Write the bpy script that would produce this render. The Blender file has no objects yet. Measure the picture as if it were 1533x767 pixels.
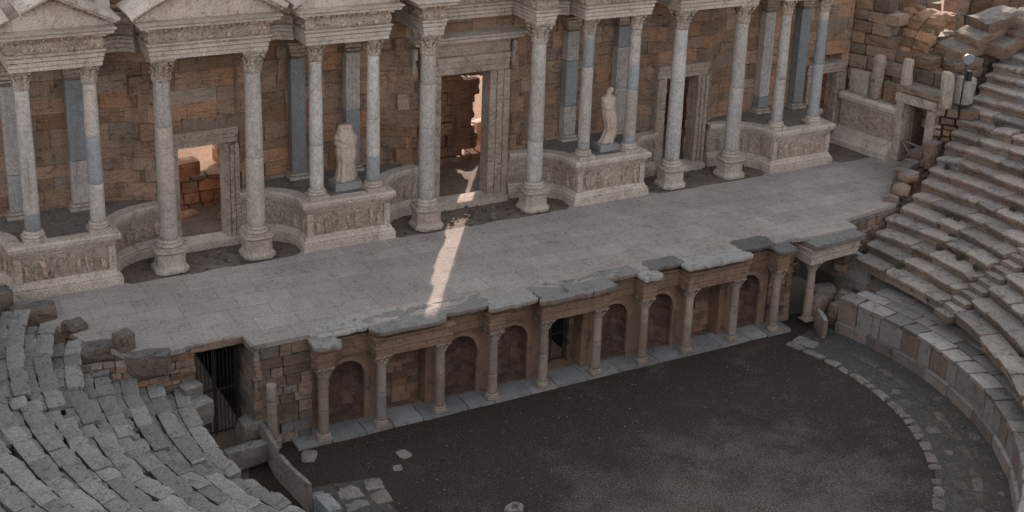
import bpy, bmesh, math, random
from mathutils import Vector, Matrix, noise
PI = math.pi
rnd = random.Random(7)
scene = bpy.context.scene
COL = scene.collection
Z0 = 3.6            # stage level above the orchestra kerb

# ------------------------------------------------------------------ materials
def srgb(*c): return tuple(c) + (1.0,)

def stone(name, c1, c2, stain=(.07, .06, .05), stain_amt=.5, blue=(.24, .28, .33), brown=(.25, .15, .09),
          lichen=None, bump=.5, carve=0.0, scale=1.0, rough=.92, cracks=0.0, streak=0.0, pits=.5, vari=.5, carve_scale=7.0, vein=0.0, strata=0.0, speck=0.0, grain_amt=1.0):
    m = bpy.data.materials.new(name); m.use_nodes = True
    nt = m.node_tree; N = nt.nodes; L = nt.links
    for n in list(N): N.remove(n)
    out = N.new('ShaderNodeOutputMaterial'); b = N.new('ShaderNodeBsdfPrincipled')
    b.inputs['Roughness'].default_value = rough
    b.inputs['Specular IOR Level'].default_value = .25
    L.new(b.outputs[0], out.inputs[0])
    geo = N.new('ShaderNodeNewGeometry')
    def noise_(s, det, rg=.6, dist=0, vec=None):
        n = N.new('ShaderNodeTexNoise'); n.inputs['Scale'].default_value = s*scale
        n.inputs['Detail'].default_value = det; n.inputs['Roughness'].default_value = rg
        n.inputs['Distortion'].default_value = dist
        L.new(vec or geo.outputs['Position'], n.inputs['Vector']); return n.outputs['Fac']
    def ramp(f, a, bb, lo=0., hi=1.):
        r = N.new('ShaderNodeMapRange'); r.interpolation_type = 'SMOOTHSTEP'
        r.inputs[1].default_value = a; r.inputs[2].default_value = bb
        r.inputs[3].default_value = lo; r.inputs[4].default_value = hi
        L.new(f, r.inputs[0]); return r.outputs[0]
    def mix(f, A, B, mode='MIX'):
        x = N.new('ShaderNodeMix'); x.data_type = 'RGBA'; x.blend_type = mode; x.clamp_factor = True
        if isinstance(f, (int, float)): x.inputs[0].default_value = f
        else: L.new(f, x.inputs[0])
        for s, v in ((6, A), (7, B)):
            if isinstance(v, tuple): x.inputs[s].default_value = srgb(*v)
            else: L.new(v, x.inputs[s])
        return x.outputs[2]
    def math_(op, a, bb):
        x = N.new('ShaderNodeMath'); x.operation = op
        for i, v in enumerate((a, bb)):
            if isinstance(v, (int, float)): x.inputs[i].default_value = v
            else: L.new(v, x.inputs[i])
        return x.outputs[0]
    def comb(v):
        x = N.new('ShaderNodeCombineXYZ')
        for i in range(3): L.new(v, x.inputs[i])
        return x.outputs[0]
    at = N.new('ShaderNodeVertexColor'); at.layer_name = 'blk'
    sep = N.new('ShaderNodeSeparateColor'); L.new(at.outputs[0], sep.inputs[0])
    big = noise_(.55, 6, .6, .4); mid = noise_(3.2, 8, .72, .6); fin = noise_(22, 5, .7); spk = noise_(60, 2, .6)
    col = mix(ramp(big, .34, .66), c1, c2)
    col = mix(ramp(sep.outputs[1], 0, 1), col, blue)
    col = mix(ramp(sep.outputs[2], 0, 1), col, brown)
    if lichen:
        sx = N.new('ShaderNodeSeparateXYZ'); L.new(geo.outputs['Normal'], sx.inputs[0])
        up = ramp(sx.outputs[2], .55, .95)
        col = mix(math_('MULTIPLY', up, ramp(mid, .30, .55, .45, .95)), col, lichen)
    st = math_('MULTIPLY', ramp(mid, .50, .70), stain_amt)
    col = mix(st, col, stain)
    if vein:
        vn = noise_(2.2, 5, .6, 2.5)
        v2 = math_('ABSOLUTE', math_('SUBTRACT', vn, .5), 0)
        col = mix(ramp(v2, 0, .05, vein, 0), col, (.20, .18, .165))
    if streak:
        mp = N.new('ShaderNodeMapping'); mp.inputs['Scale'].default_value = (1.6, 1.6, .16)
        L.new(geo.outputs['Position'], mp.inputs['Vector'])
        sk = noise_(1.6, 7, .75, .3, mp.outputs[0])
        col = mix(ramp(sk, .52, .70, 0, streak), col, stain)
    hs = None
    if strata:      # bedding of the stone: thin uneven layers
        mp = N.new('ShaderNodeMapping'); mp.inputs['Scale'].default_value = (.9, .9, 6.5)
        L.new(geo.outputs['Position'], mp.inputs['Vector'])
        hs = noise_(1.5, 6, .7, .8, mp.outputs[0])
        col = mix(ramp(hs, .50, .68, 0, strata), col, stain)
        col = mix(ramp(hs, .50, .34, 0, strata*.5), col, brown)
    if speck:       # lichen spots
        vo = N.new('ShaderNodeTexVoronoi'); vo.inputs['Scale'].default_value = 7
        L.new(geo.outputs['Position'], vo.inputs['Vector'])
        sp = math_('MULTIPLY', ramp(vo.outputs['Distance'], .25, .42, 1, 0), ramp(noise_(2.4, 4, .7), .45, .6))
        col = mix(math_('MULTIPLY', sp, speck*.55), col, (.30, .295, .285))
        n9 = noise_(11, 6, .8)
        col = mix(ramp(n9, .52, .66, 0, speck*.8), col, stain)
    vv = ramp(sep.outputs[0], 0, 1, 1-vari*.62, 1+vari*.62)
    grain = ramp(fin, .25, .75, 1-.28*grain_amt, 1+.26*grain_amt)
    grain = math_('MULTIPLY', grain, ramp(spk, .3, .7, .88, 1.12))
    col = mix(1.0, col, comb(math_('MULTIPLY', vv, grain)), 'MULTIPLY')
    h = math_('ADD', math_('MULTIPLY', mid, 1.0), math_('MULTIPLY', fin, .45))
    if hs: h = math_('SUBTRACT', h, math_('MULTIPLY', hs, .8))
    if pits:
        vo = N.new('ShaderNodeTexVoronoi'); vo.inputs['Scale'].default_value = 9*scale
        L.new(geo.outputs['Position'], vo.inputs['Vector'])
        pt = ramp(vo.outputs['Distance'], .05, .30, 1, 0)
        pt = math_('MULTIPLY', pt, ramp(mid, .45, .6))
        h = math_('SUBTRACT', h, math_('MULTIPLY', pt, pits))
        col = mix(math_('MULTIPLY', pt, pits*.8), col, stain)
    if cracks:
        vo = N.new('ShaderNodeTexVoronoi'); vo.feature = 'DISTANCE_TO_EDGE'; vo.inputs['Scale'].default_value = 1.15*scale
        dv = N.new('ShaderNodeTexNoise'); dv.inputs['Scale'].default_value = 2.2
        L.new(geo.outputs['Position'], dv.inputs['Vector'])
        ad = N.new('ShaderNodeVectorMath'); ad.operation = 'MULTIPLY_ADD'; ad.inputs[1].default_value = (.6, .6, .6)
        L.new(dv.outputs['Color'], ad.inputs[0]); L.new(geo.outputs['Position'], ad.inputs[2])
        L.new(ad.outputs[0], vo.inputs['Vector'])
        ck = ramp(vo.outputs['Distance'], .0, .022, 1, 0)
        ck = math_('MULTIPLY', ck, ramp(big, .42, .55))
        col = mix(math_('MULTIPLY', ck, cracks), col, (.03, .028, .025))
        h = math_('SUBTRACT', h, math_('MULTIPLY', ck, .6))
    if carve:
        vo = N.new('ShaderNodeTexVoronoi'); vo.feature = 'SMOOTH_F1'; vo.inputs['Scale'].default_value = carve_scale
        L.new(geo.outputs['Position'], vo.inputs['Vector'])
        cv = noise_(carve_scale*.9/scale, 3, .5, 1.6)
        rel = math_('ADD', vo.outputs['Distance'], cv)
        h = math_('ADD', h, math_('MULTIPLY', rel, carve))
        col = mix(math_('MULTIPLY', ramp(rel, .75, .45), .55*min(1, carve)), col, stain)  # hollows of the carving mixed darker
    L.new(col, b.inputs['Base Color'])
    bp = N.new('ShaderNodeBump'); bp.inputs['Strength'].default_value = bump; bp.inputs['Distance'].default_value = .06
    L.new(h, bp.inputs['Height']); L.new(bp.outputs[0], b.inputs['Normal'])
    return m

M = {}
M['marble'] = stone('weathered_marble', (.50, .425, .365), (.40, .325, .275), stain=(.16, .12, .095), stain_amt=.6, blue=(.31, .315, .32), brown=(.34, .19, .12), streak=.5, bump=.7, vein=.15, pits=.7, vari=.7, grain_amt=1.5)
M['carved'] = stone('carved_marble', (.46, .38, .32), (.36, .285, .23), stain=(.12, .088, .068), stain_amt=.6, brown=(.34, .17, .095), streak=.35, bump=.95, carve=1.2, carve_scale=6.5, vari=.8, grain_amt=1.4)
M['shaft'] = stone('column_marble', (.49, .44, .405), (.41, .365, .33), stain=(.20, .168, .145), stain_amt=.5, blue=(.268, .283, .292), streak=.65, bump=.22, vein=.6, pits=.4, grain_amt=.7, brown=(.40, .30, .22))
M['wall'] = stone('brown_travertine', (.40, .258, .182), (.285, .187, .135), stain=(.11, .076, .057), stain_amt=.7, blue=(.34, .27, .215), brown=(.40, .205, .11), streak=.6, bump=1.1, pits=.8, vari=.36, strata=.65, grain_amt=1.3)
M['rough'] = stone('rough_travertine', (.30, .198, .142), (.225, .155, .115), stain=(.055, .048, .042), stain_amt=.7, lichen=(.215, .195, .175), bump=1.0, pits=.8, vari=.6, strata=.5, blue=(.21, .185, .165), grain_amt=1.4)
M['seat'] = stone('seat_limestone', (.325, .23, .172), (.255, .185, .142), stain=(.06, .05, .043), stain_amt=.75, lichen=(.29, .263, .236), bump=.9, pits=.7, cracks=.15, grain_amt=1.6, vari=.4, blue=(.25, .255, .26), brown=(.26, .16, .11), strata=.35)
M['seat_grey'] = stone('grey_limestone', (.215, .198, .178), (.168, .155, .141), stain=(.055, .052, .049), stain_amt=.7, lichen=(.238, .228, .214), bump=.75, pits=.9, cracks=.04, vari=.34, grain_amt=1.5, blue=(.195, .21, .215), brown=(.235, .19, .15), speck=.7)
M['grey'] = stone('lichened_slab', (.23, .195, .165), (.19, .165, .145), stain=(.045, .042, .038), stain_amt=.75, lichen=(.215, .208, .198), bump=.9, pits=.8, vari=1.0, brown=(.27, .18, .12), blue=(.38, .36, .335), speck=.6)
M['front'] = stone('stage_front_stone', (.27, .175, .122), (.205, .135, .10), stain=(.055, .043, .036), stain_amt=.65, blue=(.20, .17, .15), brown=(.27, .135, .08), bump=.75, streak=.4, pits=.6)
M['frontcol'] = stone('stage_front_column', (.34, .27, .222), (.27, .21, .175), stain=(.11, .09, .076), stain_amt=.55, bump=.3, streak=.4)
M['plaster'] = stone('niche_plaster', (.19, .11, .085), (.13, .08, .063), stain=(.045, .034, .03), stain_amt=.75, bump=.8, streak=.7, strata=.3, blue=(.2, .17, .15))
M['kerb'] = stone('kerb_stone', (.265, .255, .243), (.205, .2, .193), stain=(.08, .075, .07), stain_amt=.5, bump=.4, cracks=.2)
M['ring'] = stone('orchestra_slab', (.185, .16, .14), (.13, .118, .107), stain=(.04, .037, .034), stain_amt=.75, bump=.8, pits=.7, cracks=.4, vari=.7, speck=.5)
M['parapet'] = stone('parapet_stone', (.27, .215, .18), (.215, .172, .148), stain=(.075, .062, .054), stain_amt=.6, lichen=(.27, .255, .24), blue=(.235, .215, .195), brown=(.235, .155, .115), streak=.5, bump=.6, cracks=.2, vari=.6, speck=.4)
M['vault'] = stone('orange_lit_rubble', (.46, .235, .125), (.34, .17, .095), stain=(.10, .06, .04), stain_amt=.5, bump=1.0, pits=.8, strata=.5, blue=(.3, .2, .14), grain_amt=1.4)  # orange pushed further to imitate warm reflected sunlight
M['statue'] = stone('statue_marble', (.50, .41, .335), (.42, .335, .27), stain=(.17, .125, .095), stain_amt=.6, bump=.35)
M['soil'] = stone('dry_soil', (.34, .21, .13), (.27, .165, .10), stain=(.13, .09, .06), stain_amt=.4, bump=.8)
M['dirt'] = stone('stage_dirt', (.19, .145, .112), (.14, .108, .085), stain=(.05, .042, .036), stain_amt=.7, bump=.9, scale=1.6)
M['bed'] = stone('ring_rubble_bed', (.095, .08, .068), (.06, .052, .045), stain=(.03, .026, .023), stain_amt=.8, bump=1.0, scale=1.5, speck=.5, lichen=(.085, .078, .071))

def simple(name, c, rough=.5, metal=0.):
    m = bpy.data.materials.new(name); m.use_nodes = True; nt = m.node_tree
    b = nt.nodes['Principled BSDF']; b.inputs['Roughness'].default_value = rough; b.inputs['Metallic'].default_value = metal
    n = nt.nodes.new('ShaderNodeTexNoise'); n.inputs['Scale'].default_value = 14; n.inputs['Detail'].default_value = 5
    r = nt.nodes.new('ShaderNodeMix'); r.data_type = 'RGBA'
    r.inputs[6].default_value = srgb(*[x*.75 for x in c]); r.inputs[7].default_value = srgb(*[min(1, x*1.2) for x in c])
    nt.links.new(n.outputs['Fac'], r.inputs[0]); nt.links.new(r.outputs[2], b.inputs['Base Color'])
    return m
M['iron'] = simple('dark_iron', (.035, .033, .032), .6, .3)
M['lampgrey'] = simple('lamp_metal', (.30, .31, .32), .45, .6)
M['glass'] = simple('lamp_glass', (.24, .25, .255), .25)
M['wood'] = simple('weathered_wood', (.22, .18, .15), .8)
M['dark'] = simple('passage_shade', (.05, .042, .036), .95)  # near-black colour paints the darkness behind the gates

def paving_mat():
    m = stone('stage_paving', (.345, .306, .276), (.285, .254, .23), stain=(.165, .143, .126), stain_amt=.6, bump=.2, pits=.3, vari=0, grain_amt=1.5)
    nt = m.node_tree; N = nt.nodes; L = nt.links
    b = [n for n in N if n.type == 'BSDF_PRINCIPLED'][0]
    src = b.inputs['Base Color'].links[0].from_socket
    geo = N.new('ShaderNodeNewGeometry'); mp = N.new('ShaderNodeMapping'); mp.inputs['Rotation'].default_value = (0, 0, math.radians(1.5))
    L.new(geo.outputs['Position'], mp.inputs['Vector'])
    br = N.new('ShaderNodeTexBrick'); br.offset = .43; br.squash = 1.35; br.squash_frequency = 3
    br.inputs['Scale'].default_value = 1.0; br.inputs['Brick Width'].default_value = 1.35; br.inputs['Row Height'].default_value = .92
    br.inputs['Mortar Size'].default_value = .018; br.inputs['Mortar Smooth'].default_value = .3; br.inputs['Bias'].default_value = 0
    br.inputs['Color1'].default_value = (.86, .85, .85, 1); br.inputs['Color2'].default_value = (1.08, 1.07, 1.05, 1)
    br.inputs['Mortar'].default_value = (.67, .65, .63, 1)
    L.new(mp.outputs[0], br.inputs['Vector'])
    mx = N.new('ShaderNodeMix'); mx.data_type = 'RGBA'; mx.blend_type = 'MULTIPLY'; mx.inputs[0].default_value = .8
    L.new(src, mx.inputs[6]); L.new(br.outputs['Color'], mx.inputs[7]); L.new(mx.outputs[2], b.inputs['Base Color'])
    return m
M['paving'] = paving_mat()

def ground_mat():
    m = bpy.data.materials.new('orchestra_ground'); m.use_nodes = True; nt = m.node_tree; N = nt.nodes; L = nt.links
    b = N['Principled BSDF']; b.inputs['Roughness'].default_value = .97; b.inputs['Specular IOR Level'].default_value = .15
    geo = N.new('ShaderNodeNewGeometry')
    def nz(s, d, r=.65, di=0):
        n = N.new('ShaderNodeTexNoise'); n.inputs['Scale'].default_value = s; n.inputs['Detail'].default_value = d
        n.inputs['Roughness'].default_value = r; n.inputs['Distortion'].default_value = di
        L.new(geo.outputs['Position'], n.inputs['Vector']); return n.outputs['Fac']
    def mr(f, a, c, lo=0., hi=1.):
        r = N.new('ShaderNodeMapRange'); r.interpolation_type = 'SMOOTHSTEP'
        for i, v in ((1, a), (2, c), (3, lo), (4, hi)): r.inputs[i].default_value = v
        L.new(f, r.inputs[0]); return r.outputs[0]
    def mx(f, A, B, mode='MIX'):
        x = N.new('ShaderNodeMix'); x.data_type = 'RGBA'; x.blend_type = mode
        if isinstance(f, float): x.inputs[0].default_value = f
        else: L.new(f, x.inputs[0])
        for s, v in ((6, A), (7, B)):
            if isinstance(v, tuple): x.inputs[s].default_value = srgb(*v)
            else: L.new(v, x.inputs[s])
        return x.outputs[2]
    # worn pale gravel gathers in the middle of the orchestra
    sub = N.new('ShaderNodeVectorMath'); sub.operation = 'SUBTRACT'; sub.inputs[1].default_value = (0.5, -11.2, 0)
    L.new(geo.outputs['Position'], sub.inputs[0])
    ln = N.new('ShaderNodeVectorMath'); ln.operation = 'LENGTH'; L.new(sub.outputs[0], ln.inputs[0])
    dm = mr(ln.outputs['Value'], 9.5, 3.0, 0, .26)
    ad = N.new('ShaderNodeMath'); ad.operation = 'ADD'; L.new(nz(.42, 12, .74, .1), ad.inputs[0]); L.new(dm, ad.inputs[1])
    col = mx(mr(ad.outputs[0], .50, .86), (.044, .035, .029), (.108, .098, .089))
    col = mx(mr(nz(1.3, 6, .7), .52, .72, 0, .55), col, (.062, .045, .033))
    g = nz(17, 4, .8); g2 = nz(45, 2, .7)
    cb = N.new('ShaderNodeCombineXYZ')
    mm = N.new('ShaderNodeMath'); mm.operation = 'MULTIPLY'; L.new(mr(g, .3, .70, .30, 1.8), mm.inputs[0]); L.new(mr(g2, .3, .7, .7, 1.35), mm.inputs[1])
    for i in range(3): L.new(mm.outputs[0], cb.inputs[i])
    col = mx(1.0, col, cb.outputs[0], 'MULTIPLY')
    vo = N.new('ShaderNodeTexVoronoi'); vo.inputs['Scale'].default_value = 5.3; L.new(geo.outputs['Position'], vo.inputs['Vector'])
    col = mx(mr(vo.outputs['Distance'], .04, .10, .55, 0), col, (.24, .23, .215))
    L.new(col, b.inputs['Base Color'])
    bp = N.new('ShaderNodeBump'); bp.inputs['Strength'].default_value = .9; bp.inputs['Distance'].default_value = .06
    L.new(g, bp.inputs['Height']); L.new(bp.outputs[0], b.inputs['Normal'])
    return m
M['ground'] = ground_mat()

# ------------------------------------------------------------------ mesh helpers
class MB:
    """collects faces; every face carries a stone tone in the colour layer 'blk' (value, bluish, brownish)"""
    def __init__(s):
        s.bm = bmesh.new(); s.lay = s.bm.loops.layers.float_color.new('blk'); s.c = (.5, 0, 0, 1)
    def tone(s, v=.5, b=0., br=0.): s.c = (v, b, br, 1)
    def face(s, vs, smooth=False):
        try: f = s.bm.faces.new(vs)
        except ValueError: return None
        f.smooth = smooth
        for l in f.loops: l[s.lay] = s.c
        return f
    def v(s, p): return s.bm.verts.new(p)
    def grid(s, rows, close_u=False, close_v=False, smooth=True):
        V = [[s.v(p) for p in r] for r in rows]
        nu = len(V); nv = len(V[0])
        for i in range(nu if close_u else nu-1):
            for j in range(nv if close_v else nv-1):
                a, b = V[i], V[(i+1) % nu]
                s.face((a[j], a[(j+1) % nv], b[(j+1) % nv], b[j]), smooth)
        return V
    def poly_prism(s, pts, z0, z1):
        lo = [s.v((x, y, z0)) for x, y in pts]; hi = [s.v((x, y, z1)) for x, y in pts]
        n = len(pts)
        s.face(hi); s.face(lo[::-1])
        for i in range(n): s.face((lo[i], lo[(i+1) % n], hi[(i+1) % n], hi[i]))
    def prism_y(s, pts, y0, y1):
        a = [s.v((x, y0, z)) for x, z in pts]; b = [s.v((x, y1, z)) for x, z in pts]
        n = len(pts)
        s.face(a); s.face(b[::-1])
        for i in range(n): s.face((a[(i+1) % n], a[i], b[i], b[(i+1) % n]))
    def box(s, x0, x1, y0, y1, z0, z1): s.poly_prism([(x0, y0), (x1, y0), (x1, y1), (x0, y1)], z0, z1)
    def rough(s, dims, mat, seg=(2, 2, 2), amp=.02, rnd_edge=.03, seed=None, freq=1.6):
        """a weathered block: box of dims centred on the matrix, worn edges, noisy faces"""
        seed = rnd.uniform(0, 500) if seed is None else seed
        nx, ny, nz = seg; dx, dy, dz = dims; off = Vector((seed, seed*.37, -seed*.71))
        cache = {}
        def vert(i, j, k):
            key = (i, j, k)
            if key in cache: return cache[key]
            u = [i/nx*2-1, j/ny*2-1, k/nz*2-1]
            ext = [abs(abs(t)-1) < 1e-6 for t in u]
            p = Vector((u[0]*dx/2, u[1]*dy/2, u[2]*dz/2))
            if sum(ext) >= 2:
                e = rnd_edge*(.55+.9*abs(noise.noise(p*2.1+off)))*(1.0 if sum(ext) == 2 else 1.35)
                for a in range(3):
                    if ext[a]: p[a] -= math.copysign(e, u[a])
            p += noise.noise_vector(p*freq+off)*amp + noise.noise_vector(p*freq*3.3+off)*amp*.4
            cache[key] = s.v(mat @ p); return cache[key]
        for axis in range(3):
            for side in (0, 1):
                A, B = [(1, 2), (2, 0), (0, 1)][axis]; n = (nx, ny, nz)
                for a in range(n[A]):
                    for b in range(n[B]):
                        q = []
                        for da, db in ((0, 0), (1, 0), (1, 1), (0, 1)):
                            ix = [0, 0, 0]; ix[axis] = side*n[axis]; ix[A] = a+da; ix[B] = b+db; q.append(vert(*ix))
                        s.face(q if side else q[::-1])
    def sweep(s, path, prof, closed_prof=True, smooth=False):
        """prof = [(outward, z)], path left to right, outward = right-hand side"""
        n = len(path); rows = []
        for i in range(n):
            p = Vector(path[i]); 
            t0 = (p-Vector(path[i-1])).normalized() if i else None
            t1 = (Vector(path[i+1])-p).normalized() if i < n-1 else None
            t0 = t0 or t1; t1 = t1 or t0
            n0 = Vector((t0.y, -t0.x)); n1 = Vector((t1.y, -t1.x))
            m = n0+n1
            if m.length < 1e-6: m = n0
            m.normalize(); k = 1/max(.3, m.dot(n0))
            rows.append([(p.x+m.x*o*k, p.y+m.y*o*k, z) for o, z in prof])
        V = s.grid(rows, close_v=closed_prof, smooth=smooth)
        s.face(V[0]); s.face(V[-1][::-1])
    def lathe(s, prof, n, cx, cy, cz=0, smooth=True, cap=True, mod=None):
        rows = []
        for r, z in prof:
            rows.append([(cx+r*(mod(a, z) if mod else 1)*math.cos(a), cy+r*(mod(a, z) if mod else 1)*math.sin(a), cz+z) for a in [2*PI*i/n for i in range(n)]])
        V = s.grid(rows, close_v=True, smooth=smooth)
        if cap: s.face(V[0][::-1]); s.face(V[-1])
        return V
    def tube(s, p0, p1, r, n=6):
        p0 = Vector(p0); p1 = Vector(p1); d = (p1-p0).normalized(); a = d.orthogonal().normalized(); b = d.cross(a)
        V = s.grid([[tuple(p+a*r*math.cos(2*PI*i/n)+b*r*math.sin(2*PI*i/n)) for i in range(n)] for p in (p0, p1)], close_v=True)
        s.face(V[0][::-1]); s.face(V[1])

def T(x, y, z, rz=0, rx=0, ry=0):
    return Matrix.Translation((x, y, z)) @ Matrix.Rotation(rz, 4, 'Z') @ Matrix.Rotation(rx, 4, 'X') @ Matrix.Rotation(ry, 4, 'Y')

WL = {}
def tag(o, label=None, cat=None, group=None, kind=None):
    if label: o['label'] = label
    if cat: o['category'] = cat
    if group: o['group'] = group
    if kind: o['kind'] = kind
    return o
def empty(name, loc, label, cat, group=None):
    o = bpy.data.objects.new(name, None); o.empty_display_size = .3; o.location = loc; COL.objects.link(o)
    WL[o.name] = Vector(loc); return tag(o, label, cat, group)
def obj(name, mb, mat, parent=None, label=None, cat=None, group=None, kind=None):
    """mesh authored in world space -> object with its own origin"""
    bm = mb.bm; bmesh.ops.recalc_face_normals(bm, faces=bm.faces[:])
    xs = [v.co for v in bm.verts]
    c = Vector(((min(p.x for p in xs)+max(p.x for p in xs))/2, (min(p.y for p in xs)+max(p.y for p in xs))/2, min(p.z for p in xs)))
    bmesh.ops.translate(bm, verts=bm.verts[:], vec=-c)
    me = bpy.data.meshes.new(name); bm.to_mesh(me); bm.free(); me.materials.append(M[mat] if isinstance(mat, str) else mat)
    o = bpy.data.objects.new(name, me); COL.objects.link(o)
    if parent:
        o.parent = parent; o.location = c-WL[parent.name]
    else: o.location = c
    WL[o.name] = c
    return tag(o, label, cat, group, kind)
def inst(name, me, parent, world):
    o = bpy.data.objects.new(name, me); COL.objects.link(o); o.parent = parent
    o.location = Vector(world)-WL[parent.name]; WL[o.name] = Vector(world); return o
def cached_mesh(name, mb, mat):
    bmesh.ops.recalc_face_normals(mb.bm, faces=mb.bm.faces[:])
    me = bpy.data.meshes.new(name); mb.bm.to_mesh(me); mb.bm.free(); me.materials.append(M[mat]); return me

# ------------------------------------------------------------------ classical pieces
def capital_mb(r, H):
    """corinthian capital, bell with two rings of acanthus, corner volutes and hollow-sided abacus; base at z=0"""
    mb = MB(); mb.tone(.5)
    mb.lathe([(r*.98, 0), (r*1.06, .02*H), (r*1.06, .06*H), (r*.95, .08*H), (r*.97, .4*H), (r*1.08, .7*H), (r*1.3, .86*H)], 16, 0, 0)
    for ring, (h, n, ph, out) in enumerate(((.46, 8, 0, .34), (.76, 8, PI/8, .42))):
        for k in range(n):
            a0 = ph+k*2*PI/n; rows = []
            for i in range(6):
                t = i/5; z = .06*H+h*H*(t if t < .85 else .85-(t-.85)*.6)
                ro = r*(1.03+.06*ring+out*max(0, t-.35)**1.6*1.9)
                w = .36*(1-.55*t**2.5)
                rows.append([(( ro+ (.0 if abs(u) > .4 else .05*r))*math.cos(a0+u*w), (ro+(.0 if abs(u) > .4 else .05*r))*math.sin(a0+u*w), z-(.05*H*abs(u) if i == 5 else 0)) for u in (-1, -.45, 0, .45, 1)])
            mb.tone(.42+.16*rnd.random(), 0, .12); mb.grid(rows, smooth=False)
    for k in range(4):
        a = PI/4+k*PI/2; c = Vector((math.cos(a), math.sin(a), 0)); d = Vector((-c.y, c.x, 0))
        for sgn in (-1, 1):
            ce = c*r*1.52+d*sgn*r*.13+Vector((0, 0, .78*H)); n = 8
            rows = [[tuple(ce+c*r*.2*math.cos(2*PI*i/n)+Vector((0, 0, r*.2*math.sin(2*PI*i/n)))+d*w*r*.09) for i in range(n)] for w in (-1, 1)]
            V = mb.grid(rows, close_v=True); mb.face(V[0]); mb.face(V[1])
    mb.tone(.6)
    pts = []
    for k in range(4):
        a = k*PI/2; ca, sa = math.cos(a), math.sin(a)
        for u in (-1.28, -.7, 0, .7, 1.28):
            x = r*(1.38 if abs(u) > 1 else (1.24 if abs(u) > .5 else 1.16)); y = r*u
            if abs(u) > 1: x = r*1.42
            pts.append((x*ca-y*sa, x*sa+y*ca))
    mb.poly_prism(pts, .88*H, .935*H); mb.poly_prism([(x*1.06, y*1.06) for x, y in pts], .937*H, H)
    return mb
def base_prof(r, h):
    return [(r*1.36, 0), (r*1.40, .06*h), (r*1.42, .2*h), (r*1.38, .34*h), (r*1.22, .38*h), (r*1.18, .52*h), (r*1.2, .6*h), (r*1.28, .64*h), (r*1.29, .76*h), (r*1.22, .86*h), (r*1.08, .88*h), (r*1.06, h)]
def shaft_mb(x, y, z, H, r0, r1, drums, n=20, lean=0.):
    """drums: list of (fraction of height where it ends, value, bluish)"""
    mb = MB(); off = Vector((x*3.1, y, z)); z_prev = 0; last = None; K = 26
    def R(t): return (r0+(r1-r0)*(t**1.6))
    def row(t, grow=0):
        out = []
        for i in range(n):
            a = 2*PI*i/n; q = Vector((math.cos(a), math.sin(a), t*H*.8))
            rr = R(t)*(1+.018*noise.noise(q*1.3+off)+.008*noise.noise(q*5+off))+grow
            out.append((x+rr*math.cos(a), y+rr*math.sin(a), z+t*H))
        return out
    t0 = 0
    for d, (t1, v, b) in enumerate(drums):
        mb.tone(min(1, max(0, v+rnd.uniform(-.15, .15))), b, rnd.random()*.5*(1-b)); m = max(2, int((t1-t0)*K))
        ts = [t0+(t1-t0)*i/m for i in range(m+1)]
        rows = []
        rows.append(row(t0, -.012)); rows.append(row(t0+.003))
        rows += [row(t) for t in ts[1:-1]]
        rows.append(row(t1-.003)); rows.append(row(t1, -.012))
        V = mb.grid(rows, close_v=True, smooth=True)
        mb.face(V[0][::-1]); mb.face(V[-1]); t0 = t1
    return mb
CAP = {}
def column(name, label, cat, x, y, z, H, r, group, drums, pedestal=0., cap_h=.75, base_h=.28, plinth=.1, mat='shaft', cap=True, cap_tone=None):
    e = empty(name, (x, y, z), label, cat, group); zz = z
    if pedestal:
        w = r*1.5; mb = MB(); mb.tone(.5)
        # octagonal-looking pedestal with moulded foot and crown
        pr = [(w*1.22, 0), (w*1.22, .13*pedestal), (w*1.1, .2*pedestal), (w*1.03, .24*pedestal), (w*1.0, .3*pedestal), (w*1.0, .78*pedestal), (w*1.06, .82*pedestal), (w*1.18, .9*pedestal), (w*1.18, pedestal)]
        rows = []
        for ww, h in pr:
            c = ww*.32
            rows.append([(x+a*ww+p*c*0, y+b*ww, z+h) for a, b, p in ((-1, -.62, 0), (-.62, -1, 0), (.62, -1, 0), (1, -.62, 0), (1, .62, 0), (.62, 1, 0), (-.62, 1, 0), (-1, .62, 0))])
        V = mb.grid(rows, close_v=True, smooth=False); mb.face(V[0][::-1]); mb.face(V[-1])
        obj('pedestal', mb, 'marble', e); zz += pedestal
    mb = MB(); mb.tone(.5)
    if plinth:
        mb.rough((r*2.9, r*2.9, plinth), T(x, y, zz+plinth/2), (2, 2, 1), .008, .01)
    mb.lathe([(a, b+plinth) for a, b in base_prof(r, base_h-plinth)], 20, x, y, zz)
    obj('base', mb, 'marble' if mat == 'shaft' else mat, e); zz += base_h
    ch = cap_h if cap else 0
    obj('shaft', shaft_mb(x, y, zz, z+H-ch-zz, r, r*.86, drums), mat, e)
    if cap:
        key = (round(r, 3), cap_h, mat)
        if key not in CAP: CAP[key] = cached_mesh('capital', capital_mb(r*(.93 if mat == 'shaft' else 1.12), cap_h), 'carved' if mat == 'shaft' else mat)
        inst('capital', CAP[key], e, (x, y, z+H-ch))
    return e
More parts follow.
